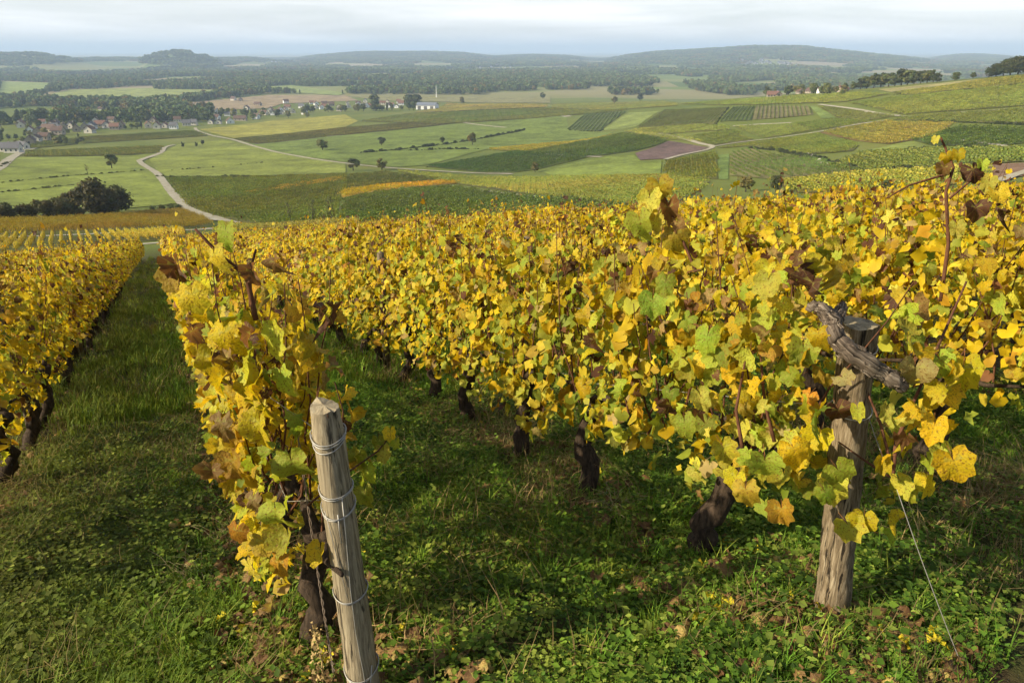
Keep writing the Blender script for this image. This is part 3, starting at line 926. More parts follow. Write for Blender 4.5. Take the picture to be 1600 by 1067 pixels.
def plant_rows(p2, ang, tint, label, spacing, seg, seed, name='far_vineyard', wy=1.0):
    rnd = np.random.default_rng(seed)
    ca, sa = math.cos(ang), math.sin(ang)
    u = np.array([p.x * ca + p.y * sa for p in p2]); v = np.array([-p.x * sa + p.y * ca for p in p2])
    vs = np.arange(v.min() + spacing / 2, v.max(), spacing)
    us = np.arange(u.min(), u.max(), seg)
    if len(vs) * len(us) == 0: return 0
    VV, UU = np.meshgrid(vs, us, indexing='ij')
    VV = VV.ravel() + rnd.normal(0, .05, VV.size); UU = UU.ravel() + rnd.uniform(-.2, .2, UU.size) * seg * .3
    x, y = UU * ca - VV * sa, UU * sa + VV * ca
    k = inside(p2, x, y) & (rnd.uniform(0, 1, len(x)) > 0.03)
    x, y = x[k], y[k]
    if len(x) == 0: return 0
    z = H(x, y)
    e = seg / 2
    pitch = np.arctan2(H(x + ca * e, y + sa * e) - H(x - ca * e, y - sa * e), seg)
    rot = np.stack([np.zeros(len(x)), -pitch, np.full(len(x), ang) + np.where(rnd.uniform(0, 1, len(x)) < .5, 0, 0)], 1)
    scl = np.stack([np.full(len(x), seg / 4.0), wy * rnd.uniform(.85, 1.3, len(x)), rnd.uniform(.85, 1.12, len(x))], 1)
    patch = fbm(x / 38 + seed, y / 38, 60, 3)
    t = np.array(tint) * (0.72 + 0.56 * patch[:, None]) * rnd.uniform(.8, 1.2, (len(x), 1))
    t[:, 0] *= 0.82 + 0.4 * fbm(x / 55, y / 55 + seed, 66, 2)
    o = scatter(name, NG_ROW, np.stack([x, y, z + 0.02], 1), rot, scl, rnd.integers(0, 5, len(x)), t)
    tag(o, label, kind='stuff')
    return len(x)
tot = 0
for i, (p2, ang, tint, dist, lab, size) in enumerate(VPLOTS):
    striped = 'striped' in lab
    sp = (2.7 if striped else 2.5) * (1.0 if striped else max(1.0, dist / 420))
    tot += plant_rows(p2, ang, tint, "vine rows of the " + lab, sp, 4.0 * max(1.0, dist / 420), 700 + i, wy=.5 if striped else 1.0)
print('segments', tot)

# ------------------------------------------------------------------ single trees
TREE_CROWNS = []
for k in range(6):
    V, Fc, C = crown_cloud(40 + k, 22, 44, 0.048, base=0.17, w=0.44)
    TREE_CROWNS.append(np_mesh('crown', V, Fc, M['crown_o'], C))
V, Fc, C = crown_cloud(47, 20, 40, 0.045, base=0.05, w=0.17, pointy=1.0)
TREE_CROWNS.append(np_mesh('crown', V, Fc, M['crown_o'], C))
BIG_CROWNS = []
for k in range(4):
    V, Fc, C = crown_cloud(80 + k, 40, 75, 0.028, base=0.12, w=0.46)
    BIG_CROWNS.append(np_mesh('crown', V, Fc, M['crown_o'], C))
V, Fc, C = crown_cloud(90, 16, 16, 0.022, base=0.25, w=0.34)
THIN_CROWN = np_mesh('crown', V, Fc, M['crown_o'], C)
TRUNKS = [new_mesh('trunk', *trunk_geo(s), mat=M['tree_bark'], smooth=True) for s in range(4)]

def tree(name, x, y, h, label, cat='tree', group=None, crown=0, tint=(0.07, 0.085, 0.028), wide=1.0, big=False, thin=False, sink=0.0):
    t = empty(name, (x, y, h1(x, y) + 0.05 - sink), random.uniform(0, 6.28))
    t.scale = (h * wide, h * wide, h)
    tr = mesh_obj('trunk', TRUNKS[crown % 4], t)
    c = mesh_obj('crown', THIN_CROWN if thin else (BIG_CROWNS[crown % 4] if big else TREE_CROWNS[crown % 7]), t)
    k = random.uniform(0.85, 1.15)
    c.color = (tint[0] * k, tint[1] * k, tint[2] * k, 1)
    tag(t, label, cat, group)
    return t

def tree_px(name, px, py, hpx, label, maxd=1e9, **kw):
    p = to_ground(px, py)
    while math.hypot(p.x, p.y) > maxd and py < 330:
        py += 1.0; p = to_ground(px, py)
    dep = project(p.x, p.y, p.z)[2]
    return tree(name, p.x, p.y, hpx / F * dep, label, **kw)

G0, G1, G2, G3 = (0.085, 0.105, 0.034), (0.11, 0.13, 0.042), (0.15, 0.145, 0.046), (0.062, 0.078, 0.032)
for px, py, hp, wd, kw, lab in [
 (175, 264, 23, 1.05, dict(tint=G1), "round lone tree in the left meadow"),
 (137, 272, 17, 0.7, dict(tint=G2, thin=True), "thin sparse tree left of the round lone tree"),
 (286, 231, 9, 0.9, dict(tint=G3), "leftmost small tree on the meadow edge by the winding track"),
 (307, 230, 8, 0.9, dict(tint=G3), "middle small tree on the meadow edge by the winding track"),
 (317, 227, 8, 0.9, dict(tint=G3), "rightmost small tree on the meadow edge by the winding track"),
 (504, 235, 18, 1.35, dict(tint=G1), "broad bush like tree in the deep green meadow"),
 (552, 267, 19, 1.35, dict(tint=G1), "left of two round trees on the long track"),
 (597, 266, 18, 1.35, dict(tint=G2), "right of two round trees on the long track"),
 (596, 228, 13, 1.4, dict(tint=G3), "dark round tree in the middle of the deep green meadow"),
 (692, 225, 11, 1.1, dict(tint=G1), "small tree left of the pale meadow tree"),
 (738, 227, 19, 0.95, dict(tint=G2), "pale meadow tree rising from the hedge line"),
 (836, 270, 16, 1.0, dict(tint=G2), "pale bushy tree at the corner of the dark vineyard lozenge"),
 (1165, 300, 26, 1.3, dict(tint=G2), "olive bush just above the near canopy"),
 (1212, 302, 30, 0.9, dict(tint=G3), "dark upright bush just above the near canopy"),
 (1384, 305, 22, 1.4, dict(tint=G1), "low green bush behind the right canopy"),
 (722, 163, 12, 0.9, dict(tint=G2), "small orange tinted tree right of the mast"),
 (848, 155, 10, 1.2, dict(tint=G1), "small tree at the edge of the far dark wood"),
 (960, 163, 12, 1.0, dict(tint=G2), "lone tree on the far field edge near the middle"),
 (1000, 158, 12, 1.1, dict(tint=G3), "small dark tree on the far field edge"),
]:
    tree_px('meadow_tree', px, py, hp, lab, crown=random.randint(0, 5), wide=wd, **kw)

# the dark clump behind the left vineyard
for px, py, hp, cr, lab in [(150, 336, 62, 0, "tallest tree of the dark left clump"), (118, 338, 45, 1, "second tree of the dark left clump, just left of the tallest"),
  (186, 334, 48, 2, "right end tree of the dark left clump"), (95, 342, 40, 3, "middle tree of the dark left clump"),
  (70, 344, 38, 0, "low broad tree near the left end of the dark clump"), (42, 346, 34, 1, "dark shrub tree second from the photo's left edge"),
  (12, 347, 36, 2, "dark shrub tree at the photo's left edge behind the vines"), (168, 337, 44, 3, "tree tucked between the tallest and the right end of the dark clump"), (-25, 348, 38, 0, "dark shrub tree cut by the photo's left edge")]:
    tree_px('clump_tree', px, py, hp, lab, crown=cr, big=True, wide=1.15, tint=(0.082, 0.082, 0.032), group="dark trees behind the left vineyard", sink=0.8)
for k, (px, py, w) in enumerate([(238, 328, 9), (252, 327, 9), (266, 326, 10), (279, 325, 8)]):
    tree_px('bush', px, py, w, ["first", "second", "third", "fourth"][k] + " low bush from the left in the strip by the winding track", cat='bush', crown=k, wide=1.9, tint=G1, sink=0.5, group="low bushes by the winding track")
# slender bare saplings above the canopy
for px, py, hp, k in [(455, 352, 42, "left"), (490, 352, 46, "middle"), (518, 352, 52, "right")]:
    tree_px('sapling', px, py, hp, "%s one of three thin pale saplings above the yellow canopy" % k, thin=True, wide=0.5, tint=(0.10, 0.10, 0.05), group="thin saplings above the canopy")

# hedges crossing the meadows
def hedge(pp, n, h, label, tint=G3):
    pts = [to_ground(*p) for p in pp]
    L = [0]
    for a, b in zip(pts, pts[1:]): L.append(L[-1] + (b - a).length)
    hg = empty('hedge', pts[0])
    base = pts[0]
    rnd = random.Random(int(pp[0][0]))
    n = n * 3
    for i in range(n):
        s = L[-1] * (i + rnd.uniform(0.1, 0.9)) / n
        j = max(k for k in range(len(L)) if L[k] <= s or k == 0)
        j = min(j, len(pts) - 2)
        q = pts[j].lerp(pts[j + 1], (s - L[j]) / (L[j + 1] - L[j]))
        hh = h * rnd.choice([.4, .5, .6, .8, 1.2])
        b = mesh_obj('shrub', TREE_CROWNS[rnd.randint(0, 5)], hg)
        b.location = (q.x - base.x, q.y - base.y, h1(q.x, q.y) - base.z - hh * 0.25)
        b.scale = (hh * 1.5, hh * 1.5, hh)
        b.rotation_euler = (0, 0, rnd.uniform(0, 6.28))
        b.color = (*tint, 1)
    tag(hg, label, 'hedge')
hedge([(0,287),(120,275),(236,266)], 26, 1.0, "low dark hedge line across the left meadow", G1)
hedge([(0,302),(60,296),(115,290)], 14, 1.0, "second low hedge line nearer in the left meadow", G1)
hedge([(258,268),(400,256),(440,253)], 16, 1.1, "thin hedge across the middle meadow", G1)
hedge([(243,277),(350,276),(390,277)], 18, 1.2, "hedge along the top of the olive vineyard", G1)
hedge([(563,240),(600,237),(640,233),(700,226),(760,216),(820,204)], 40, 2.6, "ragged hedge crossing the deep green meadow")
hedge([(600,236),(660,236),(690,234),(750,234)], 16, 2.2, "short lower hedge in the deep green meadow")
hedge([(0,262),(8,258),(18,253)], 5, 1.5, "scrap of hedge beside the left village lane", G1)
hedge([(500,214),(560,206),(640,198),(712,193)], 22, 1.6, "dark hedge along the top of the deep green meadow", G3)
hedge([(1170,232),(1215,236),(1250,244),(1290,252),(1335,266)], 30, 2.0, "scrubby hedge above the striped hollow")
hedge([(665,262),(730,250),(804,238)], 20, 1.2, "thin dark hedge on the dark lozenge's upper edge")
hedge([(1139,168),(1128,182),(1119,196)], 8, 1.4, "thin hedge between the rounded vineyard and the dark one")
hedge([(1407,183),(1450,189),(1500,192),(1600,196)], 26, 1.5, "hedge below the slope track on the right")
hedge([(1300,262),(1350,268),(1450,262),(1540,258)], 22, 1.3, "dark bank above the yellow green vineyard on the right")
hedge([(885,204),(936,206),(945,203)], 9, 1.6, "hedge under the dark green vineyard square")
hedge([(1345,239),(1460,232),(1560,231)], 18, 1.2, "bank line along the grass tongue on the right")
hedge([(1395,149),(1500,138),(1600,128)], 20, 1.2, "bank line across the right hillside")
for k, (px, py) in enumerate([(1262, 243), (1268, 245), (1274, 248), (1281, 252), (1285, 255), (1295, 258), (1240, 240), (1250, 242)]):
    p = to_ground(px, py)
    rr = random.Random(k)
    v, f = tube([(0, 0, -.5), (rr.uniform(-.3, .3), 0, .5), (0, .2, 1.6), (.2, .1, 2.3)], [1.0, 1.1, .8, .2], 8, 0.3, rnd=rr)
    v = [Vector((q[0] * .8, q[1] * .8, q[2] * .45)) for q in v]
    o = mesh_obj('boulder', new_mesh('boulder', v, f, M['rock']), loc=p)
    tag(o, "pale limestone block in the scrub above the striped hollow", 'rock', "limestone blocks in the scrub")

# treeline on the right crest
crest = [(1332,137,14),(1344,136,18),(1354,134,20),(1365,133,24),(1376,131,24),(1388,130,22),(1398,128,24),(1408,127,26),(1418,125,24),(1428,124,22),(1438,123,22),(1448,122,20),(1458,121,20),(1464,121,14),(1492,121,14),(1520,119,11)]
for k, (px, py, hp) in enumerate(crest):
    lab = "%s tree from the left in the treeline on the right crest" % ['first','second','third','fourth','fifth','sixth','seventh','eighth','ninth','tenth','eleventh','twelfth','thirteenth','fourteenth','',''][k]
    if k == 0: lab = "leftmost small tree of the treeline on the right crest"
    if k == 14: lab = "dark round tree standing apart right of the crest treeline"
    if k == 15: lab = "low tree just left of the top right wood"
    tree_px('crest_tree', px, py, hp, lab, crown=k % 6, wide=1.0 + 0.2 * (k % 3), tint=[G0, G3, G1][k % 3], group="treeline on the right crest", sink=.6, maxd=880)
for k, (px, py, hp) in enumerate([(1545,118,16),(1556,117,22),(1567,116,26),(1578,115,28),(1590,114,30),(1602,114,30),(1615,113,30)]):
    tree_px('corner_tree', px, py, hp, "%s dark tree from the left in the wood at the top right corner" % ['first','second','third','fourth','fifth','sixth','seventh'][k], crown=k, big=True, wide=1.2, tint=G3, group="wood at the top right corner", sink=.6, maxd=760)

# ------------------------------------------------------------------ houses
def house(px, py, w, l, hw, roof, wall, label, group, rz=None, name='house', small=False):
    p = to_ground(px, py)
    while px > 1100 and not small and math.hypot(p.x, p.y) > 1150:
        py += .7; p = to_ground(px, py)
    t = empty(name, (p.x, p.y, p.z - 0.2), rz if rz is not None else random.choice([0.3, 0.3, 1.85, 1.85, 0.1, 1.5]) + random.uniform(-.25, .25))
    hr = w * 0.5 * random.uniform(0.75, 1.0)
    v = [(-w/2,-l/2,0),(w/2,-l/2,0),(w/2,l/2,0),(-w/2,l/2,0),(-w/2,-l/2,hw),(w/2,-l/2,hw),(w/2,l/2,hw),(-w/2,l/2,hw),(0,-l/2,hw+hr),(0,l/2,hw+hr)]
    f = [(0,1,5,8,4),(2,3,7,9,6),(1,2,6,5),(3,0,4,7)]
    mesh_obj('wall', new_mesh('wall', v, f, M[wall]), t)
    o, th = 0.45, 0.22
    e = hr / (w / 2) * o
    rv, rf = [], []
    for s in (-1, 1):
        b = len(rv)
        for yy in (-l/2 - o, l/2 + o):
            rv += [(0, yy, hw + hr + 0.05), (s * (w/2 + o), yy, hw - e + 0.05), (s * (w/2 + o), yy, hw - e + th + .05), (0, yy, hw + hr + th + .05)]
        rf += [(b, b+1, b+5, b+4), (b+3, b+7, b+6, b+2), (b+1, b+2, b+6, b+5), (b, b+3, b+2, b+1), (b+4, b+5, b+6, b+7)]
    r = mesh_obj('roof', new_mesh('roof', rv, rf, M[roof]), t)
    if not small:
        mesh_obj('chimney', new_mesh('chimney', *box(w * .18, l * .28, hw + hr * .9, .7, .7, 1.8), M['stone']), r)
        for k in range(3):
            yy = -l/2 + l * (k + .5) / 3
            for s in (-1, 1):
                wn_ = mesh_obj('window', new_mesh('window', *box(s * (w/2 + .02), yy, hw * .6, .08, 1.0, 1.3), M['pane']), t)
        mesh_obj('window', new_mesh('window', *box(0, -l/2 - .02, hw * .62, 1.2, .08, 1.4), M['pane']), t)
    tag(t, label, 'house', group)
    return t
HS = [ # px, py, width, length, wall height, roof, wall
 (8,237,10,16,4.5,'roof_grey','plaster'),(22,239,10,14,5,'roof_grey','plaster'),(36,233,8,11,4,'roof_grey','plaster'),(48,226,10,14,5,'roof_brown','stone'),
 (58,222,9,13,5,'roof_brown','plaster'),(70,220,10,12,5.5,'roof_brown','stone'),(62,212,11,16,6,'roof_brown','stone'),(78,208,12,20,6,'roof_brown','stone'),(92,211,11,14,6,'roof_brown','stone'),
 (84,199,10,14,5,'roof_brown','stone'),(100,203,10,13,5,'roof_brown','stone'),(112,201,10,12,5,'roof_brown','plaster'),(120,206,9,12,5,'roof_brown','stone'),(133,203,10,14,5,'roof_grey','stone'),
 (146,201,10,12,5,'roof_brown','stone'),(158,199,11,15,5,'roof_red','stone'),(168,200,10,13,5,'roof_brown','plaster'),(180,203,10,13,5,'roof_red','stone'),(190,201,11,12,5.5,'roof_red','stone'),
 (175,191,9,12,5,'roof_brown','stone'),(150,191,9,12,4,'roof_brown','plaster'),(158,172,8,10,3.5,'roof_brown','plaster'),(232,200,9,12,5.5,'roof_red','plaster'),(246,201,10,15,5,'roof_red','plaster'),(258,200,9,11,4.5,'roof_red','plaster'),
 (272,202,10,11,5.5,'roof_grey','white'),(240,192,9,11,5,'roof_red','stone'),(256,189,9,11,5,'roof_red','plaster'),(266,190,10,14,6,'roof_red','plaster'),(278,192,9,12,6,'roof_brown','plaster'),(290,188,9,10,7,'roof_brown','plaster'),
 (292,197,9,12,5,'roof_grey','plaster'),(303,196,9,11,5,'roof_grey','plaster'),(284,184,9,11,4,'roof_brown','stone'),(330,194,8,10,4,'roof_grey','plaster'),(342,194,8,9,4,'roof_grey','plaster'),(360,193,12,18,4.5,'roof_brown','white'),
 (376,189,12,22,4.5,'roof_brown','stone'),(365,178,10,12,5.5,'roof_brown','plaster'),(386,172,9,12,4.5,'roof_red','plaster'),(400,186,10,12,5,'roof_brown','white'),(412,180,11,16,4,'roof_brown','plaster'),(428,180,10,14,4,'roof_grey','white'),
 (440,179,9,10,4,'roof_grey','plaster'),(403,166,11,16,5,'roof_brown','stone'),(365,158,11,12,6,'roof_brown','plaster'),(376,159,10,14,5,'roof_brown','stone'),(447,162,10,13,5.5,'roof_brown','white'),(476,179,9,10,4.5,'roof_red','white'),
 (458,177,9,11,4,'roof_grey','plaster'),(495,170,9,11,4.5,'roof_grey','plaster'),(507,165,10,14,5,'roof_brown','stone'),(518,166,10,13,5,'roof_brown','stone'),(530,174,8,10,4,'roof_grey','plaster'),(545,169,9,11,4.5,'roof_grey','plaster'),
 (560,165,10,12,5.5,'roof_brown','white'),(572,168,9,11,4.5,'roof_brown','plaster'),(583,167,9,11,4.5,'roof_brown','white'),(598,164,10,15,5,'roof_red','plaster'),(608,167,9,11,4,'roof_brown','plaster'),(620,169,8,10,4,'roof_grey','white'),(634,162,9,10,4.5,'roof_brown','plaster')]
rh = random.Random(44)
for _ in range(44):
    px = rh.choice([rh.uniform(485, 650), rh.uniform(325, 480), rh.uniform(485, 650), rh.uniform(20, 200)])
    py = (172 - (px - 485) * .03 - rh.uniform(0, 9)) if px > 485 else (190 - (px - 325) * .08 - rh.uniform(0, 14)) if px > 325 else rh.uniform(194, 214)
    HS.append((px, py, rh.uniform(8, 11), rh.uniform(10, 15), rh.uniform(4, 5.5), rh.choice(['roof_red', 'roof_brown', 'roof_red', 'roof_grey']), rh.choice(['white', 'plaster', 'white'])))
RN = {'roof_red': 'red-roofed', 'roof_brown': 'brown-roofed', 'roof_grey': 'grey-roofed'}
WN = {'plaster': 'cream', 'stone': 'stone', 'white': 'white'}
for px, py, w, l, hw, rf_, wl_ in HS:
    q = "left end of the village" if px < 130 else "old middle of the village" if px < 215 else "bright cluster beside the village track" if px < 310 else "village stretch under the stubble field" if px < 485 else "village end beside the white hangar"
    house(px, py, w * .72, l * .68, hw * .75, rf_, wl_, "%s %s house, %s" % (WN[wl_], RN[rf_], q), "village houses, " + q)
for k_, (px, py, rf_, wl_, lab) in enumerate([(1205,152,'roof_red','stone',"left red roofed house of the hamlet behind the right crest"),(1214,151,'roof_red','stone',"second red roofed house of the hamlet behind the right crest"),
  (1250,147,'roof_brown','stone',"brown roofed farm in the middle of the right hamlet"),(1266,146,'roof_brown','stone',"long brown roof right of the hamlet's middle"),(1285,147,'roof_grey','white',"white gabled house at the right end of the hamlet"),(1316,144,'roof_red','plaster',"small house beside the crest treeline")]):
    house(px, py, 5.5, 8, 2.6, 'roof_brown' if rf_ == 'roof_grey' else rf_, 'stone' if k_ % 2 else wl_, lab, "hamlet behind the right crest")
# white hangar and mast
hb = to_ground(668, 171)
hg = empty('hangar', (hb.x, hb.y, hb.z - .2), R(-12))
w_, l_, a_, b_ = 29.0, 19.0, 6.2, 9.5
mesh_obj('wall', new_mesh('wall', [(-w_/2,-l_/2,0),(w_/2,-l_/2,0),(w_/2,l_/2,0),(-w_/2,l_/2,0),(-w_/2,-l_/2,a_),(w_/2,-l_/2,a_),(w_/2,l_/2,a_),(-w_/2,l_/2,a_),(-w_/2,0,b_),(w_/2,0,b_)],
   [(0,1,5,4),(2,3,7,6),(1,2,6,9,5),(3,0,4,8,7)], M['white']), hg)
mesh_obj('roof', new_mesh('roof', [(-w_/2-.6,-l_/2-.6,a_-.1),(w_/2+.6,-l_/2-.6,a_-.1),(w_/2+.6,0,b_+.2),(-w_/2-.6,0,b_+.2),(w_/2+.6,l_/2+.6,a_-.1),(-w_/2-.6,l_/2+.6,a_-.1),
   (-w_/2-.6,-l_/2-.6,a_+.25),(w_/2+.6,-l_/2-.6,a_+.25),(w_/2+.6,0,b_+.55),(-w_/2-.6,0,b_+.55),(w_/2+.6,l_/2+.6,a_+.25),(-w_/2-.6,l_/2+.6,a_+.25)],
   [(6,7,8,9),(9,8,10,11),(0,1,7,6),(4,5,11,10),(1,2,8,7),(2,4,10,8),(0,6,9,3),(3,9,11,5)], M['roof_metal']), hg)
for k in range(3):
    mesh_obj('door', new_mesh('door', *box(-w_/3 + k * w_/3, -l_/2 - .05, 2.6, 5, .12, 5.0), M['roof_grey']), hg)
tag(hg, "long white hangar with dark sloping roof at the village end", 'hangar')
mp_ = to_ground(682, 153)
v, f = tube([(0,0,-.5),(0,0,10),(0,0,22)], [.75,.6,.4], 8)
mst = mesh_obj('mast', new_mesh('mast', v, f, M['white']), loc=mp_)
tag(mst, "tall thin white mast behind the white hangar", 'mast')
# specks of distant villages
def speck(px0, px1, py0, py1, n, seed, lab, grp):
    rr = random.Random(seed)
    mes = [None] * 3
    for i in range(n):
        p = to_ground(rr.uniform(px0, px1), rr.uniform(py0, py1))
        o = house(0, 0, 1, 1, 1, 'roof_grey', 'white', lab, grp, small=True, rz=rr.uniform(-.5, .5), name='far_house') if i == 0 else None
        if o is None:
            o = bpy.data.objects.new('far_house', None); COL.objects.link(o)
            for c in first.children:
                cc = c.copy(); COL.objects.link(cc); cc.parent = o
            tag(o, lab, 'house', grp); o.rotation_euler = (0, 0, rr.uniform(-.5, .5))
        else: first = o
        s = rr.uniform(7, 11)
        o.location = (p.x, p.y, p.z - 1); o.scale = (s, s * 1.3, s * .8)
speck(1155, 1245, 94, 104, 46, 1, "tiny white house of the far village on the right hillside", "far right hillside village")
speck(405, 490, 97, 105, 24, 2, "tiny pale house of the far hamlet left of the middle", "far left hamlet")
speck(735, 800, 103, 111, 16, 3, "tiny pale house of the far hamlet in the middle", "far middle hamlet")
# trees among the houses
rr = random.Random(5)
spots = [(rr.uniform(0, 130), rr.uniform(192, 228)) for _ in range(40)] + [(rr.uniform(195, 228), rr.uniform(188, 203)) for _ in range(8)] + [(rr.uniform(300, 345), rr.uniform(175, 194)) for _ in range(12)] + \
        [(rr.uniform(345, 480), rr.uniform(165, 188)) for _ in range(24)] + [(rr.uniform(480, 650), rr.uniform(160, 172)) for _ in range(26)] + [(rr.uniform(130, 300), rr.uniform(178, 192)) for _ in range(18)] + \
        [(rr.uniform(1195, 1320), rr.uniform(143, 150)) for _ in range(34)]
for k, (px, py) in enumerate(spots):
    lab = "garden tree at the village's left end" if k < 40 else "dark conifer clump tree before the bright house cluster" if k < 48 else "tree between the bright cluster and the next houses" if k < 60 else \
          "garden tree under the stubble field" if k < 84 else "garden tree near the white hangar" if k < 110 else "garden tree behind the old village roofs" if k < 128 else "tree among the roofs of the right hamlet"
    if k >= 128: hp = rr.uniform(8, 15)
    else: hp = rr.uniform(6, 14)
    ck = rr.randint(0, 6); tn = rr.choice([0, 1, 3, 3, 2])
    ll = "%s %s %s" % (["mid green", "light green", "yellowish", "dark"][tn], "pointed" if ck == 6 else "round", lab)
    if hp > 14: ll = "tall " + ll
    elif hp < 10: ll = "low " + ll
    tree_px('village_tree', px, py, hp, ll, crown=ck, wide=rr.uniform(.9, 1.3), tint=tuple(c_ * 1.35 for c_ in [G0, G1, G2, G3][tn]), group="trees: " + lab, maxd=1150)
for px in (585, 640, 652): tree_px('village_tree', px, 168, 20, "tall tree beside the white hangar", wide=1.3, crown=2, tint=G0, group="tall trees beside the white hangar")
# ------------------------------------------------------------------ vine leaves
HALF = [(-168, .42), (-150, .72), (-131, .83), (-115, .78), (-98, .91), (-84, .83), (-71, .79), (-58, .88), (-45, .98), (-34, .87), (-24, .83), (-12, .91)]
OUT = HALF + [(0, 1.04)] + [(-a, r) for a, r in HALF[::-1]]
TIPS = {2, 4, 8, 12, 16, 20, 22}
PAL = {  # base colours of the blades
 'yellow': [(0.62, 0.45, 0.012), (0.68, 0.50, 0.02), (0.56, 0.37, 0.012), (0.70, 0.55, 0.045)],
 'lime': [(0.50, 0.50, 0.045), (0.40, 0.44, 0.045), (0.56, 0.53, 0.07)],
 'green': [(0.20, 0.26, 0.025), (0.27, 0.32, 0.035)],
 'orange': [(0.55, 0.30, 0.02), (0.50, 0.31, 0.03)],
 'tan': [(0.42, 0.29, 0.09), (0.48, 0.36, 0.12)],
 'brown': [(0.15, 0.065, 0.03), (0.10, 0.045, 0.025), (0.22, 0.10, 0.04)],
}
def leaf_geo(rr, curl):
    """palmate vine leaf, petiole end at the origin, tip along +Y, unit radius; 48 blade triangles"""
    V = [(0, 0, 0)]
    rx = rr.uniform(0.62, 1.08)
    cup, fold, droop = rr.uniform(-.4, .55) * curl, rr.uniform(-.2, .95) * curl, rr.uniform(.0, .9) * curl
    tw = rr.uniform(-.3, .3) * curl
    wav = [rr.uniform(-.24, .24) * curl for _ in OUT]
    def shape(a, r, w):
        x, y = math.sin(a) * r * rx, math.cos(a) * r
        z = -cup * (x * x + y * y) + fold * abs(x) - droop * max(y, 0) ** 2 + tw * x * y + w * r
        return (x, y, z)
    outer = []
    for k, (ad, r) in enumerate(OUT):
        outer.append(shape(math.radians(ad), r * rr.uniform(.93, 1.07), wav[k]))
    inner = []
    for k in range(0, 25, 2):
        ad, r = OUT[k]
        inner.append(shape(math.radians(ad), min(r, .75) * .52, wav[k] * .3))
    i0, o0 = 1, 1 + len(inner)
    V += inner + outer
    Fc = []
    vein = [0.0] + [0.0 if k * 2 in TIPS else 1.0 for k in range(13)] + [0.0 if k in TIPS else 1.0 for k in range(25)]
    edge = [0.0] + [0.35] * 13 + [1.0] * 25
    for k in range(12):
        a, b = i0 + k, i0 + k + 1
        p, q, r_ = o0 + 2 * k, o0 + 2 * k + 1, o0 + 2 * k + 2
        Fc += [(0, b, a), (a, q, p), (a, b, q), (b, r_, q)]
    return V, Fc, vein, edge

def leaf_colors(rr, fam, vein, edge):
    c = rr.choice(PAL[fam])
    c = [v * rr.uniform(.88, 1.12) for v in c]
    alt = rr.choice(PAL[rr.choice({'yellow': ['lime', 'orange', 'tan', 'yellow'], 'lime': ['yellow', 'yellow', 'green'], 'green': ['lime', 'yellow'],
                                   'orange': ['brown', 'yellow'], 'tan': ['brown', 'yellow'], 'brown': ['tan', 'brown']}[fam])])
    ea = rr.uniform(0, .75)
    out = []
    for v, e in zip(vein, edge):
        k = ea * e * rr.uniform(.5, 1.0) * (1.0 if v > .5 else .75)
        out.append((c[0] * (1 - k) + alt[0] * k, c[1] * (1 - k) + alt[1] * k, c[2] * (1 - k) + alt[2] * k, 1))
    return out

rl = random.Random(3)
LEAF = {}          # colour family -> list of shared meshes
for fam, n in (('yellow', 26), ('lime', 14), ('green', 8), ('orange', 8), ('tan', 8), ('brown', 8)):
    LEAF[fam] = []
    for _ in range(n):
        V, Fc, vein, edge = leaf_geo(rl, 2.0 if fam == 'brown' else 1.5 if fam == 'tan' else rl.uniform(.6, 1.5))
        v2, f2 = tube([(0, .02, -.01), (0, -.35, -.12), (.03, -.75, -.42)], [.022, .018, .018], 3, cap=False)
        o = len(V)
        cols = leaf_colors(rl, fam, vein, edge) + [(0.35, 0.16, 0.06, 1)] * len(v2)
        me = new_mesh('leaf', list(V) + list(v2), list(Fc) + [tuple(i + o for i in q) for q in f2], M['vine_leaf'], True,
                      [('col', 'FLOAT_COLOR', 'POINT', cols), ('vein', 'FLOAT', 'POINT', vein + [1.0] * len(v2))])
        LEAF[fam].append(me)

# low leaf for joined foliage: 8-point blade around a centre, n_tri = 8
LOA = np.radians([-165, -128, -95, -48, 0, 48, 95, 128, 165]); LOR = np.array([.3, .62, .8, .95, 1.02, .95, .8, .62, .3])
LOV = np.concatenate([[[0, .12, 0]], np.stack([np.sin(LOA) * LOR, np.cos(LOA) * LOR, np.array([-.1, .1, -.12, .14, -.3, .12, -.1, .12, -.1])], 1)])
LOF = np.array([[0, k + 1, k] for k in range(1, 9)])

def fam_probs(h, rnd, green, dry=0.0):
    """chance of each colour family by height in the canopy (dry tops, greener middles)"""
    n = len(h)
    top = np.clip((h - 1.0) / .4, 0, 1)
    w = np.stack([np.full(n, .60), .19 + .25 * green - .1 * top, .045 + .13 * green - .02 * top, .045 + .03 * top + .6 * dry, .05 + .08 * top + .7 * dry, .06 + .14 * top + dry], 1)
    w = np.clip(w, 0.005, None)
    w /= w.sum(1, keepdims=True)
    c = w.cumsum(1)
    u = rnd.uniform(0, 1, (n, 1))
    return (u > c).sum(1)
FAMS = ['yellow', 'lime', 'green', 'orange', 'tan', 'brown']
FAMCOL = [np.array(PAL[f]) for f in FAMS]

def canopy_points(rnd, n, half_len, h0, h1_, wid):
    """leaf places in the row frame: x along the row, y across, z up"""
    x = rnd.uniform(-half_len, half_len, n)
    t = rnd.beta(1.35, 1.1, n)
    top = h1_ + 0.10 * np.sin(x * 9 + rnd.uniform(0, 6)) + rnd.normal(0, .05, n)
    z = h0 + (top - h0) * t
    w = wid * (0.72 + 0.45 * np.sin(np.clip((z - .3) / 1.1, 0, 1) * 3.1))
    side = rnd.choice([-1, 1], n)
    y = side * w * np.sqrt(rnd.uniform(.02, 1, n)) * rnd.uniform(.75, 1.12, n)
    return np.stack([x, y, z], 1)

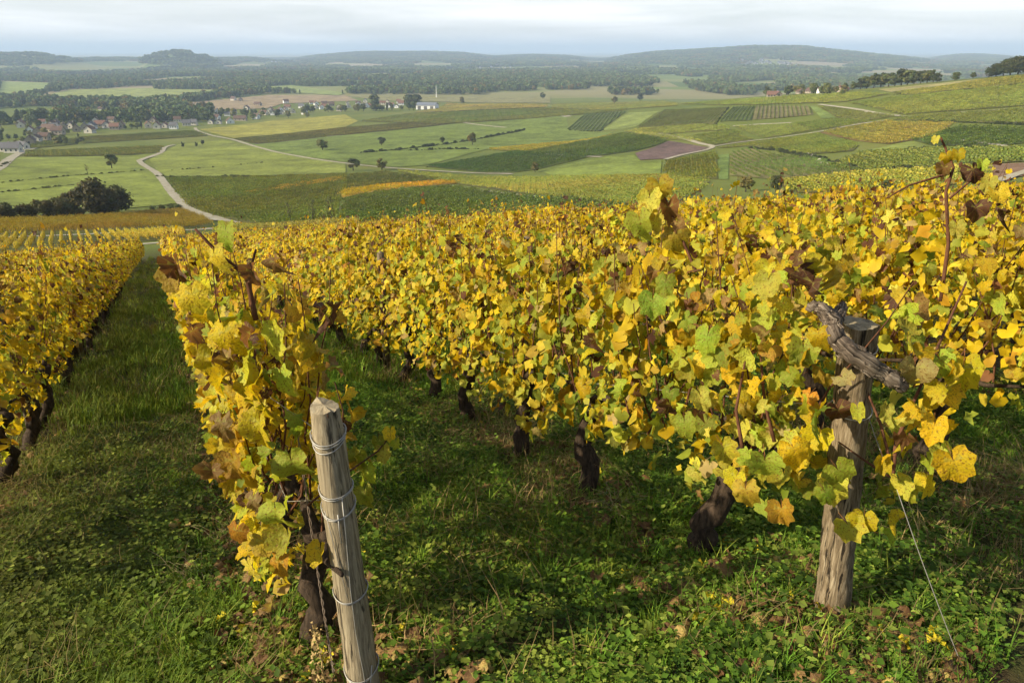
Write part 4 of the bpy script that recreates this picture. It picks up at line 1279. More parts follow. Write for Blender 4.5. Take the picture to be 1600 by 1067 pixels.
def leaf_frames(P, rnd):
    """rotation columns (right, tip, normal): blades face out and up, tips hang"""
    n = len(P)
    out = np.stack([rnd.normal(0, .45, n), np.sign(P[:, 1]) * rnd.uniform(.25, 1.1, n) + rnd.normal(0, .25, n), rnd.uniform(-.05, .95, n)], 1)
    out /= np.linalg.norm(out, axis=1, keepdims=True)
    tip = np.stack([rnd.normal(0, .6, n), rnd.normal(0, .35, n) + np.sign(P[:, 1]) * .2, -rnd.uniform(.3, 1.2, n)], 1)
    tip -= out * (tip * out).sum(1, keepdims=True)
    tip /= np.linalg.norm(tip, axis=1, keepdims=True)
    right = np.cross(tip, out)
    return right, tip, out

def lo_foliage(P, fr, size, fam, rnd, slope):
    n = len(P)
    r, t, o = fr
    L = LOV[None] * np.array([1, 1, 1])[None]
    L = L * rnd.uniform(.76, 1.16, (n, len(LOV), 1))
    zz = L[..., 2:3] * rnd.uniform(-.6, 2.2, (n, 1, 1)) + rnd.uniform(-.14, .14, (n, len(LOV), 1))
    V = P[:, None, :] + size[:, None, None] * (L[..., 0:1] * rnd.uniform(.45, 1.05, (n, 1, 1)) * r[:, None] + L[..., 1:2] * t[:, None] + zz * o[:, None])
    V[..., 2] -= 0
    Fc = (LOF[None] + (np.arange(n) * len(LOV))[:, None, None]).reshape(-1, 3)
    C = np.ones((n, len(LOV), 4))
    base = np.stack([FAMCOL[f][k % len(FAMCOL[f])] for f, k in zip(fam, rnd.integers(0, 12, n))])
    C[..., :3] = (base * rnd.uniform(.8, 1.2, (n, 1)))[:, None, :] * rnd.uniform(.7, 1.15, (n, len(LOV), 1))
    return V.reshape(-1, 3), Fc, C.reshape(-1, 4)

def vine_trunk(rr, head=0.58, r=0.045, lean=0.0, wander=0.085):
    n = 12
    pts, rad = [], []
    x = y = 0.0
    for i in range(n):
        z = -0.06 + (head + .06) * i / (n - 1)
        x += rr.uniform(-wander, wander) * .55 + lean / n; y += rr.uniform(-wander, wander) * .45
        pts.append((x, y, z)); rad.append(r * (1.25 - .035 * i + rr.uniform(-.16, .16) + (.3 if i == n - 1 else 0)))
    g1 = tube(pts, rad, 9, .17, rnd=rr)
    parts = [g1]
    e = Vector(pts[-1])
    for s in (-1, 1):
        q = [e - Vector((0, 0, .03)), e + Vector((s * .1, rr.uniform(-.03, .03), .05)), e + Vector((s * .24, rr.uniform(-.03, .03), .03 - s * .03)), e + Vector((s * .42, 0, .03 - s * .09))]
        parts.append(tube(q, [r * .62, r * .42, r * .26, r * .17], 7, .15, rnd=rr))
    return join(parts), e

def cane_geo(rr, x0, head, top, slope):
    pts = []
    x, y = x0, rr.uniform(-.12, .12)
    z0 = head - slope * x0
    n = 7
    dx, dy = rr.uniform(-.07, .07), rr.uniform(-.05, .05)
    for i in range(n):
        t = i / (n - 1)
        pts.append((x, y, z0 + (top - head) * t))
        x += dx + rr.uniform(-.025, .025); y += dy + rr.uniform(-.025, .025); dy *= .8
    return tube(pts, [.0055 - .0038 * i / (n - 1) for i in range(n)], 5, cap=False), pts

HEAD = math.atan2(DY, DX)
camL = Vector((0, 0, CAMZ))
CR, SR = math.cos(HEAD), math.sin(HEAD)
def to_local(base, w):
    d = Vector(w) - base
    return Vector((d.x * CR + d.y * SR, -d.x * SR + d.y * CR, d.z))

def near_vine(P, D, label, group, n_leaf, n_obj, seed, green=.25, h0=.42, top=1.34, wid=.2, half=.46, extra_tall=0, head=.58, lean=0.0, r=.045, sizes=(.025, .058), ahead=0.0, xmin=None, keep_clear=None):
    rnd = np.random.default_rng(seed); rr = random.Random(seed)
    x, y = row_pt(P, D)
    base = Vector((x, y, h1(x, y)))
    v = empty('grapevine', base, HEAD)
    tag(v, label, 'grapevine', group)
    (tv, tf), e = vine_trunk(rr, head, r, lean)
    mesh_obj('trunk', new_mesh('trunk', tv, tf, M['bark'], True), v)
    tips = []
    for k in range(13):
        tp = top + rr.uniform(-.25, .22) + (rr.uniform(.04, .2) if k < extra_tall else 0)
        (cv, cf), pts = cane_geo(rr, rr.uniform(-half, half), head, tp, SLOPE)
        mesh_obj('cane', new_mesh('cane', cv, cf, M['cane'], True), v)
        tips.append(pts)
    A = canopy_points(rnd, n_leaf, half + .05, h0, top, wid)
    if ahead:                                            # canopy reaching past the head post
        k = int(n_leaf * ahead * 1.1)
        E = canopy_points(rnd, k, ahead / 2, h0, top - .1, wid * .95); E[:, 0] -= half + ahead / 2; E = E[(E[:, 2] > .62) | (rnd.uniform(0, 1, len(E)) < .3)]; A = np.concatenate([A, E])
    B = []
    for pts in tips:                                     # leaves near the cane ends
        for q in pts[4:]:
            for _ in range(1): B.append((q[0] + rr.uniform(-.05, .05), q[1] + rr.uniform(-.06, .06), q[2] + SLOPE * q[0] + rr.uniform(-.05, .02)))
    nA = len(A)
    A = np.concatenate([A, np.array(B)])
    if xmin is not None: A = A[A[:, 0] > xmin]
    if keep_clear is not None:                           # bare space round the post
        wx = base.x + A[:, 0] * CR - A[:, 1] * SR; wy = base.y + A[:, 0] * SR + A[:, 1] * CR; wz = base.z + A[:, 2] - SLOPE * A[:, 0]
        qx, qy, qd = project(wx, wy, wz)
        A = A[~(inside(keep_clear[0], qx, qy) & (qd < keep_clear[1]) & (rnd.uniform(0, 1, len(A)) < .93))]
    fr = leaf_frames(A, rnd)
    fam = fam_probs(A[:, 2], rnd, green)
    size = rnd.uniform(*sizes, len(A)) * np.where(np.isin(fam, (4, 5)), .85, 1.0) * np.where(A[:, 2] > top + .08, .7, 1.0)
    A[:, 2] -= SLOPE * A[:, 0]
    cdir = to_local(base + Vector((0, 0, .9)), camL).normalized()
    score = A @ np.array(cdir) + rnd.normal(0, .05, len(A)) + size * .8
    order = np.argsort(-score)
    objs, rest = order[:n_obj], order[n_obj:]
    for i in objs:
        f = FAMS[fam[i]]
        me = rr.choice(LEAF[f])
        o = bpy.data.objects.new('leaf', me)
        COL.objects.link(o)
        o.parent = v
        s = size[i] * 1.06
        o.matrix_local = Matrix(((fr[0][i][0] * s, fr[1][i][0] * s, fr[2][i][0] * s, A[i][0]), (fr[0][i][1] * s, fr[1][i][1] * s, fr[2][i][1] * s, A[i][1]),
                                 (fr[0][i][2] * s, fr[1][i][2] * s, fr[2][i][2] * s, A[i][2]), (0, 0, 0, 1)))
    if len(rest):
        V, Fc, C = lo_foliage(A[rest], tuple(q[rest] for q in fr), size[rest], fam[rest], rnd, SLOPE)
        o = mesh_obj('foliage', np_mesh('foliage', V, Fc, M['vine_mid'], C), v)
        o['kind'] = 'stuff'
    return v

# shared meshes for vines farther down the rows
MID = []
for k in range(10):
    rnd = np.random.default_rng(2000 + k); rr = random.Random(2000 + k)
    n = 430
    A = canopy_points(rnd, n, .5, .34, 1.28 + rr.uniform(-.05, .08), .2)
    extra = []
    cg = []
    for j in range(6):
        g_, pts = cane_geo(rr, rr.uniform(-.45, .45), .58, 1.3 + rr.uniform(-.2, .15) + (rr.uniform(.1, .35) if j < 2 else 0), SLOPE)
        cg.append(g_)
        for q in pts[4:]: extra.append((q[0] + rr.uniform(-.05, .05), q[1] + rr.uniform(-.05, .05), q[2] + SLOPE * q[0]))
    A = np.concatenate([A, np.array(extra)])
    fr = leaf_frames(A, rnd); fam = fam_probs(A[:, 2], rnd, rr.choice([0, .1, .3]) if k < 6 else 0, 0 if k < 6 else .14)
    A[:, 2] -= SLOPE * A[:, 0]
    V, Fc, C = lo_foliage(A, fr, rnd.uniform(.033, .070, len(A)), fam, rnd, SLOPE)
    (tv, tf), e = vine_trunk(rr, .58, .042)
    cv, cf = join(cg)
    MID.append((np_mesh('foliage', V, Fc, M['vine_mid'], C), new_mesh('trunk', tv, tf, M['bark'], True), new_mesh('canes', cv, cf, M['cane'], True)))

def mid_vine(P, D, label, group, k):
    x, y = row_pt(P, D)
    v = empty('grapevine', (x, y, h1(x, y)), HEAD)
    tag(v, label, 'grapevine', group)
    s = random.uniform(.86, 1.14)
    f = mesh_obj('foliage', MID[k][0], v); f['kind'] = 'stuff'
    f.scale = (1, random.choice([-1, 1]) * random.uniform(.9, 1.15), s)
    mesh_obj('trunk', MID[k][1], v)
    c = mesh_obj('canes', MID[k][2], v); c['kind'] = 'stuff'; c.scale = (1, 1, s)
    return v

# ------------------------------------------------------------------ the rows
ROWS = [-10.7, -9.1, -7.55, -5.95, -4.4, -2.8, -1.25, .30, 1.93] + [3.55 + 1.6 * k for k in range(15)]
ORD = ["first", "second", "third", "fourth", "fifth", "sixth", "seventh", "eighth", "ninth", "tenth"]
D_END = 57.0
cand = []
for ri, P in enumerate(ROWS):
    d0 = {.30: 2.46, 1.93: 2.12, -1.25: 2.9}.get(P, 2.2 + .25 * (ri % 3) + (2.6 if P < -2 else 0))
    k = 0
    D = d0
    while D < D_END - 3.2 * math.sin(ri * 1.7) * .5:
        x, y = row_pt(P, D)
        z = h1(x, y)
        px, py, dep = project(x, y, z + 1.0)
        if dep > .5 and -260 < px < 1860:
            cand.append((math.hypot(x, y), ri, P, D, k, px))
        k += 1
        D += .86 + .05 * math.sin(k * 2.3 + ri)
cand.sort()
NEAR_ROWS = {-1.25: "in the row left of the grassy alley", .30: "in the row behind the wired end post", 1.93: "in the row behind the weathered post"}
far_pts = []
count = 0
leaf_total = 0
for dist, ri, P, D, k, px in cand:
    row = NEAR_ROWS.get(P)
    right = P > 3
    if count < 300 and -160 < px < 1760:
        count += 1
        od = ORD[k] if k < 10 else "%d%s" % (k + 1, {1: "st", 2: "nd", 3: "rd"}.get((k + 1) % 10 if (k + 1) // 10 != 1 else 0, "th"))
        if row: lab, grp = "%s yellow grapevine from the near end %s" % (od, row), "vines " + row
        elif right:
            rn = ORD[ri - 7] if ri - 7 < 10 else "%dth" % (ri - 6)
            lab, grp = "%s yellow grapevine from the near end of the %s row from the wired end post" % (od, rn), "vines of the %s row from the wired end post" % rn
        else:
            rn = ORD[6 - ri]
            lab, grp = "%s golden grapevine from the near end of the %s row left of the grassy alley" % (od, rn), "vines of the %s row left of the alley" % rn
        if dist < 5.2 and P > -3:
            n_obj = 290 if row and k == 0 else 230 if row else 170
            near_vine(P, D, lab, grp, 620 if P > 0 else 330, n_obj, 5000 + ri * 100 + k, green=.75 if P == 1.93 and k < 4 else .25, h0=.30 if (P == 1.93 and k > 1) else .24 if (P == .30 and k == 0) else .42, extra_tall=2, ahead=.4 if (P == 1.93 and k == 0) else .3 if (P > 3 and k == 0) else 0, xmin=-.24 if (P == .30 and k == 0) else None,
                      keep_clear=([(1250,445),(1385,450),(1440,600),(1420,640),(1375,660),(1352,985),(1255,985),(1285,640),(1240,500)], 2.72) if (P == 1.93 and k < 2) else None,
                      r=.046)
        elif dist < 9.5 and P > -3 and (P < 8):
            n_obj = 110 if row else 60
            near_vine(P, D, lab, grp, 500, n_obj, 5000 + ri * 100 + k, green=.45 if P == 1.93 and k < 9 else .15, h0=.30, top=1.30 + .12 * math.sin(k * 2.7 + ri), extra_tall=2)
        else:
            mid_vine(P, D, lab, grp, (ri * 7 + k) % 10 if P > -1 else 6 + (ri + k * 3) % 4 if k % 4 else (k + ri) % 6)
    else:
        far_pts.append((P, D, ri, k))
# all vines beyond the nearest 300: one mass
fp = np.array([(P, D) for P, D, _, _ in far_pts])
fx, fy = fp[:, 0] * PX + fp[:, 1] * DX, fp[:, 0] * PY + fp[:, 1] * DY
NG_MIDVINE = scatter_tree(proto_collection('massed_vine', [m_[0] for m_ in MID]))
rot = np.zeros((len(fx), 3)); rot[:, 2] = HEAD
o = scatter('massed_vines', NG_MIDVINE, np.stack([fx, fy, H(fx, fy)], 1), rot, np.stack([np.ones(len(fx)), RNG.choice([-1., 1.], len(fx)), RNG.uniform(.84, 1.14, len(fx))], 1), RNG.integers(0, 10, len(fx)), np.ones((len(fx), 3)))
tag(o, "golden mass of farther vine rows running down to the road", kind='stuff')
print('vines', len(cand), 'individual', count)

# vineyards across the road
def lo_vine_protos():
    out = []
    for k in range(4):
        rnd = np.random.default_rng(3000 + k)
        n = 60
        A = canopy_points(rnd, n, .55, .35, 1.25, .2)
        N = np.stack([rnd.normal(0, .4, n), np.sign(A[:, 1]) * rnd.uniform(.2, 1, n), rnd.uniform(0, 1, n)], 1)
        c = np.ones((n, 3)) * rnd.uniform(.7, 1.3, (n, 1)); c[:, 0] *= rnd.uniform(.85, 1.2, n)
        V, Fc, C = quad_cloud(A, N, .085, rnd, c)
        out.append(np_mesh('vine', V, Fc, M['row_i'], C))
    return out
NG_LOV = scatter_tree(proto_collection('road_vine', lo_vine_protos()))
def near_plot(pp, d0, d1, tint, label, spacing=1.6, seed=1, wy=1.0):
    rnd = np.random.default_rng(seed)
    p2 = [Vector((q.x, q.y)) for q in world_poly(pp)]
    a, b = to_ground(*d0), to_ground(*d1)
    ang = math.atan2(b.y - a.y, b.x - a.x)
    ca, sa = math.cos(ang), math.sin(ang)
    u = np.array([p.x * ca + p.y * sa for p in p2]); v = np.array([-p.x * sa + p.y * ca for p in p2])
    VV, UU = np.meshgrid(np.arange(v.min(), v.max(), spacing), np.arange(u.min(), u.max(), .95), indexing='ij')
    VV, UU = VV.ravel(), UU.ravel() + rnd.uniform(-.1, .1, UU.size)
    x, y = UU * ca - VV * sa, UU * sa + VV * ca
    k = inside(p2, x, y); x, y = x[k], y[k]
    pitch = np.arctan2(H(x + ca, y + sa) - H(x - ca, y - sa), 2)
    n = len(x)
    rot = np.stack([np.zeros(n), -pitch, np.full(n, ang)], 1)
    t = np.array(tint) * rnd.uniform(.75, 1.25, (n, 1))
    t[:, 1] *= .85 + .3 * fbm(x / 9, y / 9, 70, 2)
    o = scatter('roadside_vineyard', NG_LOV, np.stack([x, y, H(x, y)], 1), rot, np.stack([np.ones(n), wy * rnd.uniform(.9, 1.2, n), rnd.uniform(.9, 1.15, n) * (.85 if wy < 1 else 1)], 1), rnd.integers(0, 4, n), t)
    tag(o, label, kind='stuff')
    drape('vineyard_ground', p2, (0.13, 0.135, 0.04), 0.03, 4.0, M['field'], "grassy ground of the " + label)
    print('plot', n)
    return p2, ang
NP = near_plot([(-70,406),(0,399),(135,385),(292,373),(288,363),(150,369),(0,375),(-70,378)], (140,388), (131,370), (.42,.33,.035), "vineyard with clear rows across the farm road", 1.05, 1, .55)
near_plot([(-70,371),(0,369),(150,363),(292,357),(332,352),(318,343),(285,330),(205,336),(100,346),(0,349),(-70,352)], (-50,362), (280,345), (.36,.27,.04), "golden olive vineyard before the dark tree clump", 1.6, 2)
near_plot([(345,360),(450,360),(560,354),(560,347),(420,357),(345,352)], (350,358), (540,350), (.30,.27,.045), "green gold vineyard strip behind the canopy top", 1.6, 3)

# pale stakes heading the rows across the road
p2, ang = NP
ca, sa = math.cos(ang), math.sin(ang)
for k in range(34):
    px = 2 + k * 8.6
    q = to_ground(px, 375.5 - px * .0395)
    v, f = tube([(0, 0, -.1), (0, 0, .8), (.03, 0, 1.55)], [.05, .045, .04], 5)
    o = mesh_obj('row_stake', new_mesh('row_stake', v, f, M['old_post']), loc=q)
    tag(o, "pale stake heading a vine row across the farm road", 'stake', "stakes heading the rows across the road")
# ------------------------------------------------------------------ posts
def on_ray(px, py, z):
    r, f_, u = ray(px, py)
    t = (z - CAMZ) / u
    return Vector((r * t, f_ * t, z))
def at_depth(px, py, dep):
    r, f_, u = ray(px, py)
    return Vector((r * dep, f_ * dep, CAMZ + u * dep))

def post_mesh(base, top, r0, r1, seed, rough, name, mat, mat_top, chisel=True, sides=22, rings=26, flare=0.0):
    rr = random.Random(seed)
    ax = top - base
    V, Fc = [], []
    t = ax.normalized()
    u = Vector((1, 0, 0)); u = (u - t * u.dot(t)).normalized(); v = t.cross(u)
    grooves = [(rr.uniform(0, 6.28), rr.uniform(.06, .16), rr.uniform(.05, .16)) for _ in range(7)]
    for i in range(rings):
        k = i / (rings - 1)
        kk = -0.08 + 1.08 * k
        c = base + ax * kk
        for j in range(sides):
            a = 2 * math.pi * j / sides
            r = r0 + (r1 - r0) * k + flare * max(0, .25 - k)
            r *= 1 + rough * (math.sin(a * 3 + seed + k * 2) * .35 + rr.uniform(-.35, .35))
            for ga, gw, gd in grooves:
                d = abs((a - ga - .25 * math.sin(k * 5 + ga) + math.pi) % (2 * math.pi) - math.pi)
                if d < gw * 2: r *= 1 - gd * rough * 4 * (1 - d / (gw * 2))
            if chisel and k > .93: r *= 1 - (k - .93) / .07 * .10
            p = c + u * (r * math.cos(a)) + v * (r * math.sin(a))
            if i == rings - 1:
                # sawn top, two flats sloping away
                p += t * (-.010 * abs(math.cos(a - .6)) + .012 * math.sin(a - .6) + rr.uniform(-.004, .004)) * (1 if chisel else .6)
            V.append(p - base)
    for i in range(rings - 1):
        for j in range(sides):
            a, b = i * sides + j, i * sides + (j + 1) % sides
            Fc.append((a, b, b + sides, a + sides))
    n0 = len(V)
    V.append(top - base - t * .002)
    me_sh = new_mesh(name, V[:n0], Fc, mat, True)
    topv = [V[(rings - 1) * sides + j] for j in range(sides)] + [V[n0]]
    me_top = new_mesh(name, topv, [(j, (j + 1) % sides, sides) for j in range(sides)], mat_top, False)
    return me_sh, me_top, t, u, v

def post_radius_frame(base, top, t, u, v, r0, r1):
    def f_(k, a, extra=.003):
        r = r0 + (r1 - r0) * k + extra
        return (base + (top - base) * k + u * (r * math.cos(a)) + v * (r * math.sin(a))) - base
    return f_

# wired end post
PB = to_ground(572, 1092); PT = on_ray(506, 632, PB.z + 1.10)
pw = empty('end_post', PB)
r0, r1 = .056, .046
sh, tp, t_, u_, v_ = post_mesh(PB, PT, r0, r1, 5, .07, 'shaft', M['post'], M['post_top'])
mesh_obj('shaft', sh, pw); mesh_obj('post_top', tp, pw)
sf = post_radius_frame(PB, PT, t_, u_, v_, r0, r1)
rw = random.Random(9)
def wire_loop(k, tilt, rad=.0022, turns=1.0, phase=0.0, extra=.004):
    pts = [sf(k + tilt * math.sin(a - phase), a, extra + .002 * math.sin(3 * a)) for a in np.linspace(0, 2 * math.pi * turns, int(36 * turns))]
    return tube(pts, [rad] * len(pts), 5)
for k, tilt, n in ((.895, .022, 3), (.74, .012, 2), (.685, .016, 2), (.405, .014, 2), (.125, .02, 2)):
    for j in range(n):
        v, f = wire_loop(k + j * .009 + rw.uniform(-.004, .004), tilt * rw.uniform(.7, 1.3), phase=rw.uniform(-.3, .3), extra=.0018 + .002 * j)
        mesh_obj('wire_loop', new_mesh('wire_loop', v, f, M['wire'], True), pw)
def spine(kk, rad=.0018, extra=.005):
    pts = [sf(k, a, extra) for k, a in kk]
    v, f = tube(pts, [rad] * len(pts), 5)
    mesh_obj('hanging_wire', new_mesh('hanging_wire', v, f, M['wire'], True), pw)
A0 = -math.pi / 2
spine([(.74, A0 + .55), (.6, A0 + .45), (.45, A0 + .30), (.3, A0 + .25), (.15, A0 + .35), (-.02, A0 + .45)])
spine([(.70, A0 - .6), (.6, A0 - .3), (.48, A0 - .05), (.41, A0 + .1)], .0012)
spine([(.69, A0 + .2), (.64, A0 + .16), (.60, A0 + .18)], .0022)
spine([(.16, A0 + .9), (.06, A0 + .5), (-.03, A0 + .6)], .002)
tag(pw, "round wooden end post wrapped in loops of galvanised wire", 'post')

# weathered post with its dead vine arm
QB = to_ground(1300, 962); QT = on_ray(1343, 503, QB.z + 1.16)
po = empty('vine_post', QB)
r0, r1 = .060, .057
sh, tp, t2, u2, v2 = post_mesh(QB, QT, r0, r1, 12, .2, 'shaft', M['old_post'], M['post_top'], chisel=False, sides=26, rings=34, flare=.025)
mesh_obj('shaft', sh, po); mesh_obj('post_top', tp, po)
sf = post_radius_frame(QB, QT, t2, u2, v2, r0, r1)
v, f = wire_loop(.93, .012, extra=.006); mesh_obj('wire_loop', new_mesh('wire_loop', v, f, M['wire'], True), po)
v, f = wire_loop(.735, .012, extra=.008); mesh_obj('wire_loop', new_mesh('wire_loop', v, f, M['wire'], True), po)
tag(po, "split grey weathered post standing in the vines on the right", 'post')
dp = project(*QT)[2]
arm = empty('dead_vine_arm', at_depth(1345, 570, dp - .09))
ab = arm.location.copy()
def rag(pix, rad, seed, name):
    rr = random.Random(seed)
    P0 = [at_depth(px, py, dp - off) - ab for px, py, off in pix]
    pts, rd = [], []
    for i in range(len(P0) - 1):
        for j in range(5):
            t = j / 5
            pts.append(P0[i].lerp(P0[i + 1], t) + Vector((rr.uniform(-.004, .004), rr.uniform(-.004, .004), rr.uniform(-.004, .004))))
            rd.append((rad[i] * (1 - t) + rad[i + 1] * t) * rr.uniform(.95, 1.05))
    pts.append(P0[-1]); rd.append(rad[-1])
    v, f = tube(pts, rd, 18, .13, rnd=rr)
    buv = [(math.cos(2 * math.pi * (j % 18) / 18) * .03, math.sin(2 * math.pi * (j % 18) / 18) * .03, (j // 18) * .014) for j in range(len(v))]
    mesh_obj(name, new_mesh(name, v, f, M['dead_arm'], True, [('bark_uv', 'FLOAT_VECTOR', 'POINT', buv)]), arm)
    # bark strips peeling off
    for k in range(60):
        i = rr.randrange(len(pts) - 4)
        a = rr.uniform(0, 6.28)
        q = []
        for j in range(4):
            d_ = (pts[min(i + j + 1, len(pts) - 1)] - pts[i + j]).normalized()
            uu = Vector((0, 0, 1)).cross(d_).normalized(); vv = d_.cross(uu)
            q.append(pts[i + j] + (uu * math.cos(a) + vv * math.sin(a)) * (rd[i + j] * (1.0 + .10 * j * rr.random())))
        v, f = tube(q, [.0025, .0035, .003, .0012], 4, .2, rnd=rr)
        mesh_obj('bark_strip', new_mesh('bark_strip', v, f, M['dead_arm'], False, [('bark_uv', 'FLOAT_VECTOR', 'POINT', [(q_[0], q_[1], q_[2] * .2) for q_ in v])]), arm)
rag([(1262, 478, .10), (1282, 482, .11), (1300, 500, .11), (1300, 520, .12), (1318, 542, .13), (1345, 562, .14), (1375, 580, .14), (1396, 594, .14), (1410, 606, .13)], [.012, .020, .027, .029, .029, .027, .026, .025, .018], 3, 'branch')
rag([(1300, 505, .11), (1312, 488, .07), (1316, 474, .05)], [.024, .016, .008], 4, 'branch')
tag(arm, "twisted grey dead vine arm lying across the weathered post", 'branch')

# wires
def wire(name, pts, rad, label, mat='wire', sag=0.0, group=None):
    pts = [Vector(p) for p in pts]
    b = pts[0].copy()
    fine = []
    for i in range(len(pts) - 1):
        for j in range(8):
            t = j / 8
            fine.append(pts[i].lerp(pts[i + 1], t) - b - Vector((0, 0, sag * 4 * t * (1 - t))))
    fine.append(pts[-1] - b)
    v, f = tube(fine, [rad] * len(fine), 5)
    o = mesh_obj(name, new_mesh(name, v, f, M[mat], True), loc=b)
    tag(o, label, 'wire', group)
def rowpos(P, D, h):
    x, y = row_pt(P, D); return Vector((x, y, h1(x, y) + h))
wire('trellis_wire', [PB + (PT - PB) * .9, rowpos(.28, 2.6, 1.02), rowpos(.3, 12, 1.0), rowpos(.3, 40, 1.0)], .0016, "upper trellis wire from the wired end post into its row")
wire('trellis_wire', [PB + (PT - PB) * .71, rowpos(.28, 2.5, .62), rowpos(.3, 12, .62), rowpos(.3, 40, .62)], .0016, "lower trellis wire from the wired end post into its row")
wire('trellis_wire', [QB + (QT - QB) * .93, rowpos(1.93, 3.0, 1.08), rowpos(1.93, 12, 1.05), rowpos(1.93, 40, 1.0)], .0016, "upper trellis wire from the weathered post into its row")
wire('trellis_wire', [QB + (QT - QB) * .735, rowpos(1.93, 3.0, .68), rowpos(1.93, 12, .66), rowpos(1.93, 40, .66)], .0016, "lower trellis wire from the weathered post into its row")
wire('guy_wire', [QB + (QT - QB) * .72 + Vector((.05, -.02, 0)), at_depth(1400, 760, dp - .05), to_ground(1508, 1052)], .0015, "slack anchor wire running down to the right of the weathered post", sag=.01)
# twisted anchor wire left of the wired post
a0, a1 = at_depth(462, 655, project(*PT)[2] + .25), PB + Vector((-.10, .0, .12))
cv = []
for s in (0, math.pi):
    q = []
    for i in range(90):
        t = i / 89
        c = a0.lerp(a1, t) - a0 + Vector((0, 0, -.10 * 4 * t * (1 - t)))
        q.append(c + Vector((math.cos(s + i * .9), math.sin(s + i * .9) * .5, math.sin(s + i * .9))) * .0032)
    cv.append(tube(q, [.002] * 90, 4))
o = mesh_obj('twisted_wire', new_mesh('twisted_wire', *join(cv), M['rust'], True), loc=a0)
tag(o, "twisted rusty anchor wire left of the wired end post", 'wire')
# line posts down the rows
def stake(P, D, h, label, group, r=.035):
    b = rowpos(P, D, 0)
    rr = random.Random(int(D * 10 + P * 100))
    v, f = tube([(0, 0, -.1), (rr.uniform(-.02, .02), 0, h * .5), (rr.uniform(-.04, .04), rr.uniform(-.03, .03), h), (rr.uniform(-.04, .04), 0, h + .004)], [r * 1.1, r, r * .95, r * .6], 9, .08, rnd=rr)
    o = mesh_obj('line_post', new_mesh('line_post', v, f, M['old_post'], True), loc=b)
    tag(o, label, 'post', group)
for P, nm in ((-1.25, "left alley row"), (.30, "wired post's row"), (1.93, "weathered post's row"), (3.55, "third row"), (5.15, "fourth row")):
    for k, D in enumerate((6.9, 11.5, 16.2, 21, 26)):
        stake(P, D, 1.28, "%s dark line post down the %s" % (ORD[k], nm), "line posts in the rows")

# ------------------------------------------------------------------ leaves and shoots set by hand
def hand_leaf(vine, px, py, dep, size, fam, seed, face=(-.35, -.8, .35), tipdir=(0.2, -.1, -1)):
    rr = random.Random(seed)
    w = at_depth(px, py, dep)
    n = Vector(face) + Vector((rr.uniform(-.25, .25), rr.uniform(-.2, .2), rr.uniform(-.2, .2))); n.normalize()
    tp = Vector(tipdir) + Vector((rr.uniform(-.4, .4), 0, rr.uniform(-.2, .2))); tp = (tp - n * tp.dot(n)).normalized()
    rt = tp.cross(n)
    o = bpy.data.objects.new('leaf', rr.choice(LEAF[fam])); COL.objects.link(o)
    mw = Matrix(((rt.x * size, tp.x * size, n.x * size, w.x), (rt.y * size, tp.y * size, n.y * size, w.y), (rt.z * size, tp.z * size, n.z * size, w.z), (0, 0, 0, 1)))
    o.parent = vine
    o.matrix_local = (Matrix.Translation(vine.location) @ Matrix.Rotation(vine.rotation_euler.z, 4, 'Z')).inverted() @ mw
    return o
def hand_cane(vine, pix, rad=.005):
    inv = (Matrix.Translation(vine.location) @ Matrix.Rotation(vine.rotation_euler.z, 4, 'Z')).inverted()
    pts = [inv @ at_depth(*p) for p in pix]
    fine = []
    for i in range(len(pts) - 1):
        for j in range(4): fine.append(pts[i].lerp(pts[i + 1], j / 4))
    fine.append(pts[-1])
    v, f = tube(fine, [rad * (1 - .55 * i / len(fine)) for i in range(len(fine))], 6)
    mesh_obj('cane', new_mesh('cane', v, f, M['cane'], True), vine)
VN = {o["label"]: o for o in COL.objects if o.get("category") == 'grapevine'}
va = VN["first yellow grapevine from the near end in the row behind the wired end post"]
vb = VN["first yellow grapevine from the near end in the row behind the weathered post"]
hand_cane(va, [(400, 500, 2.4), (385, 430, 2.36), (345, 400, 2.34), (305, 358, 2.32)], .010)
hand_cane(va, [(392, 480, 2.4), (390, 425, 2.38), (400, 390, 2.36)], .007)
for i, (px, py, s, fm) in enumerate([(352, 362, .055, 'lime'), (335, 400, .06, 'yellow'), (275, 415, .048, 'brown'), (268, 430, .06, 'orange'), (300, 460, .06, 'yellow'), (430, 410, .035, 'brown'), (395, 425, .04, 'brown'),
   (430, 525, .085, 'lime'), (350, 520, .07, 'yellow'), (400, 600, .085, 'yellow'), (440, 590, .06, 'lime'), (330, 560, .065, 'yellow'), (345, 660, .06, 'tan'), (405, 660, .075, 'yellow'), (365, 720, .06, 'orange'), (395, 780, .05, 'tan'),
   (430, 800, .065, 'lime'), (450, 840, .06, 'lime'), (410, 845, .05, 'yellow'), (455, 720, .07, 'lime'), (330, 735, .045, 'brown'), (390, 885, .045, 'yellow'), (500, 860, .05, 'yellow'), (435, 880, .05, 'orange'), (370, 830, .045, 'orange')]):
    hand_leaf(va, px, py, 2.30 + .02 * (i % 4), s * 1.1, fm, 50 + i)
for i, (px, py, s, fm) in enumerate([(575, 735, .05, 'lime'), (560, 712, .05, 'lime'), (600, 705, .045, 'lime'), (610, 675, .035, 'yellow'), (590, 690, .04, 'green'), (570, 770, .05, 'green'), (618, 690, .03, 'lime')]):
    hand_leaf(va, px, py, 2.55, s, fm, 90 + i)
hand_cane(va, [(480, 790, 2.45), (540, 740, 2.5), (590, 705, 2.55), (612, 678, 2.55)], .004)
dq = project(*QT)[2]
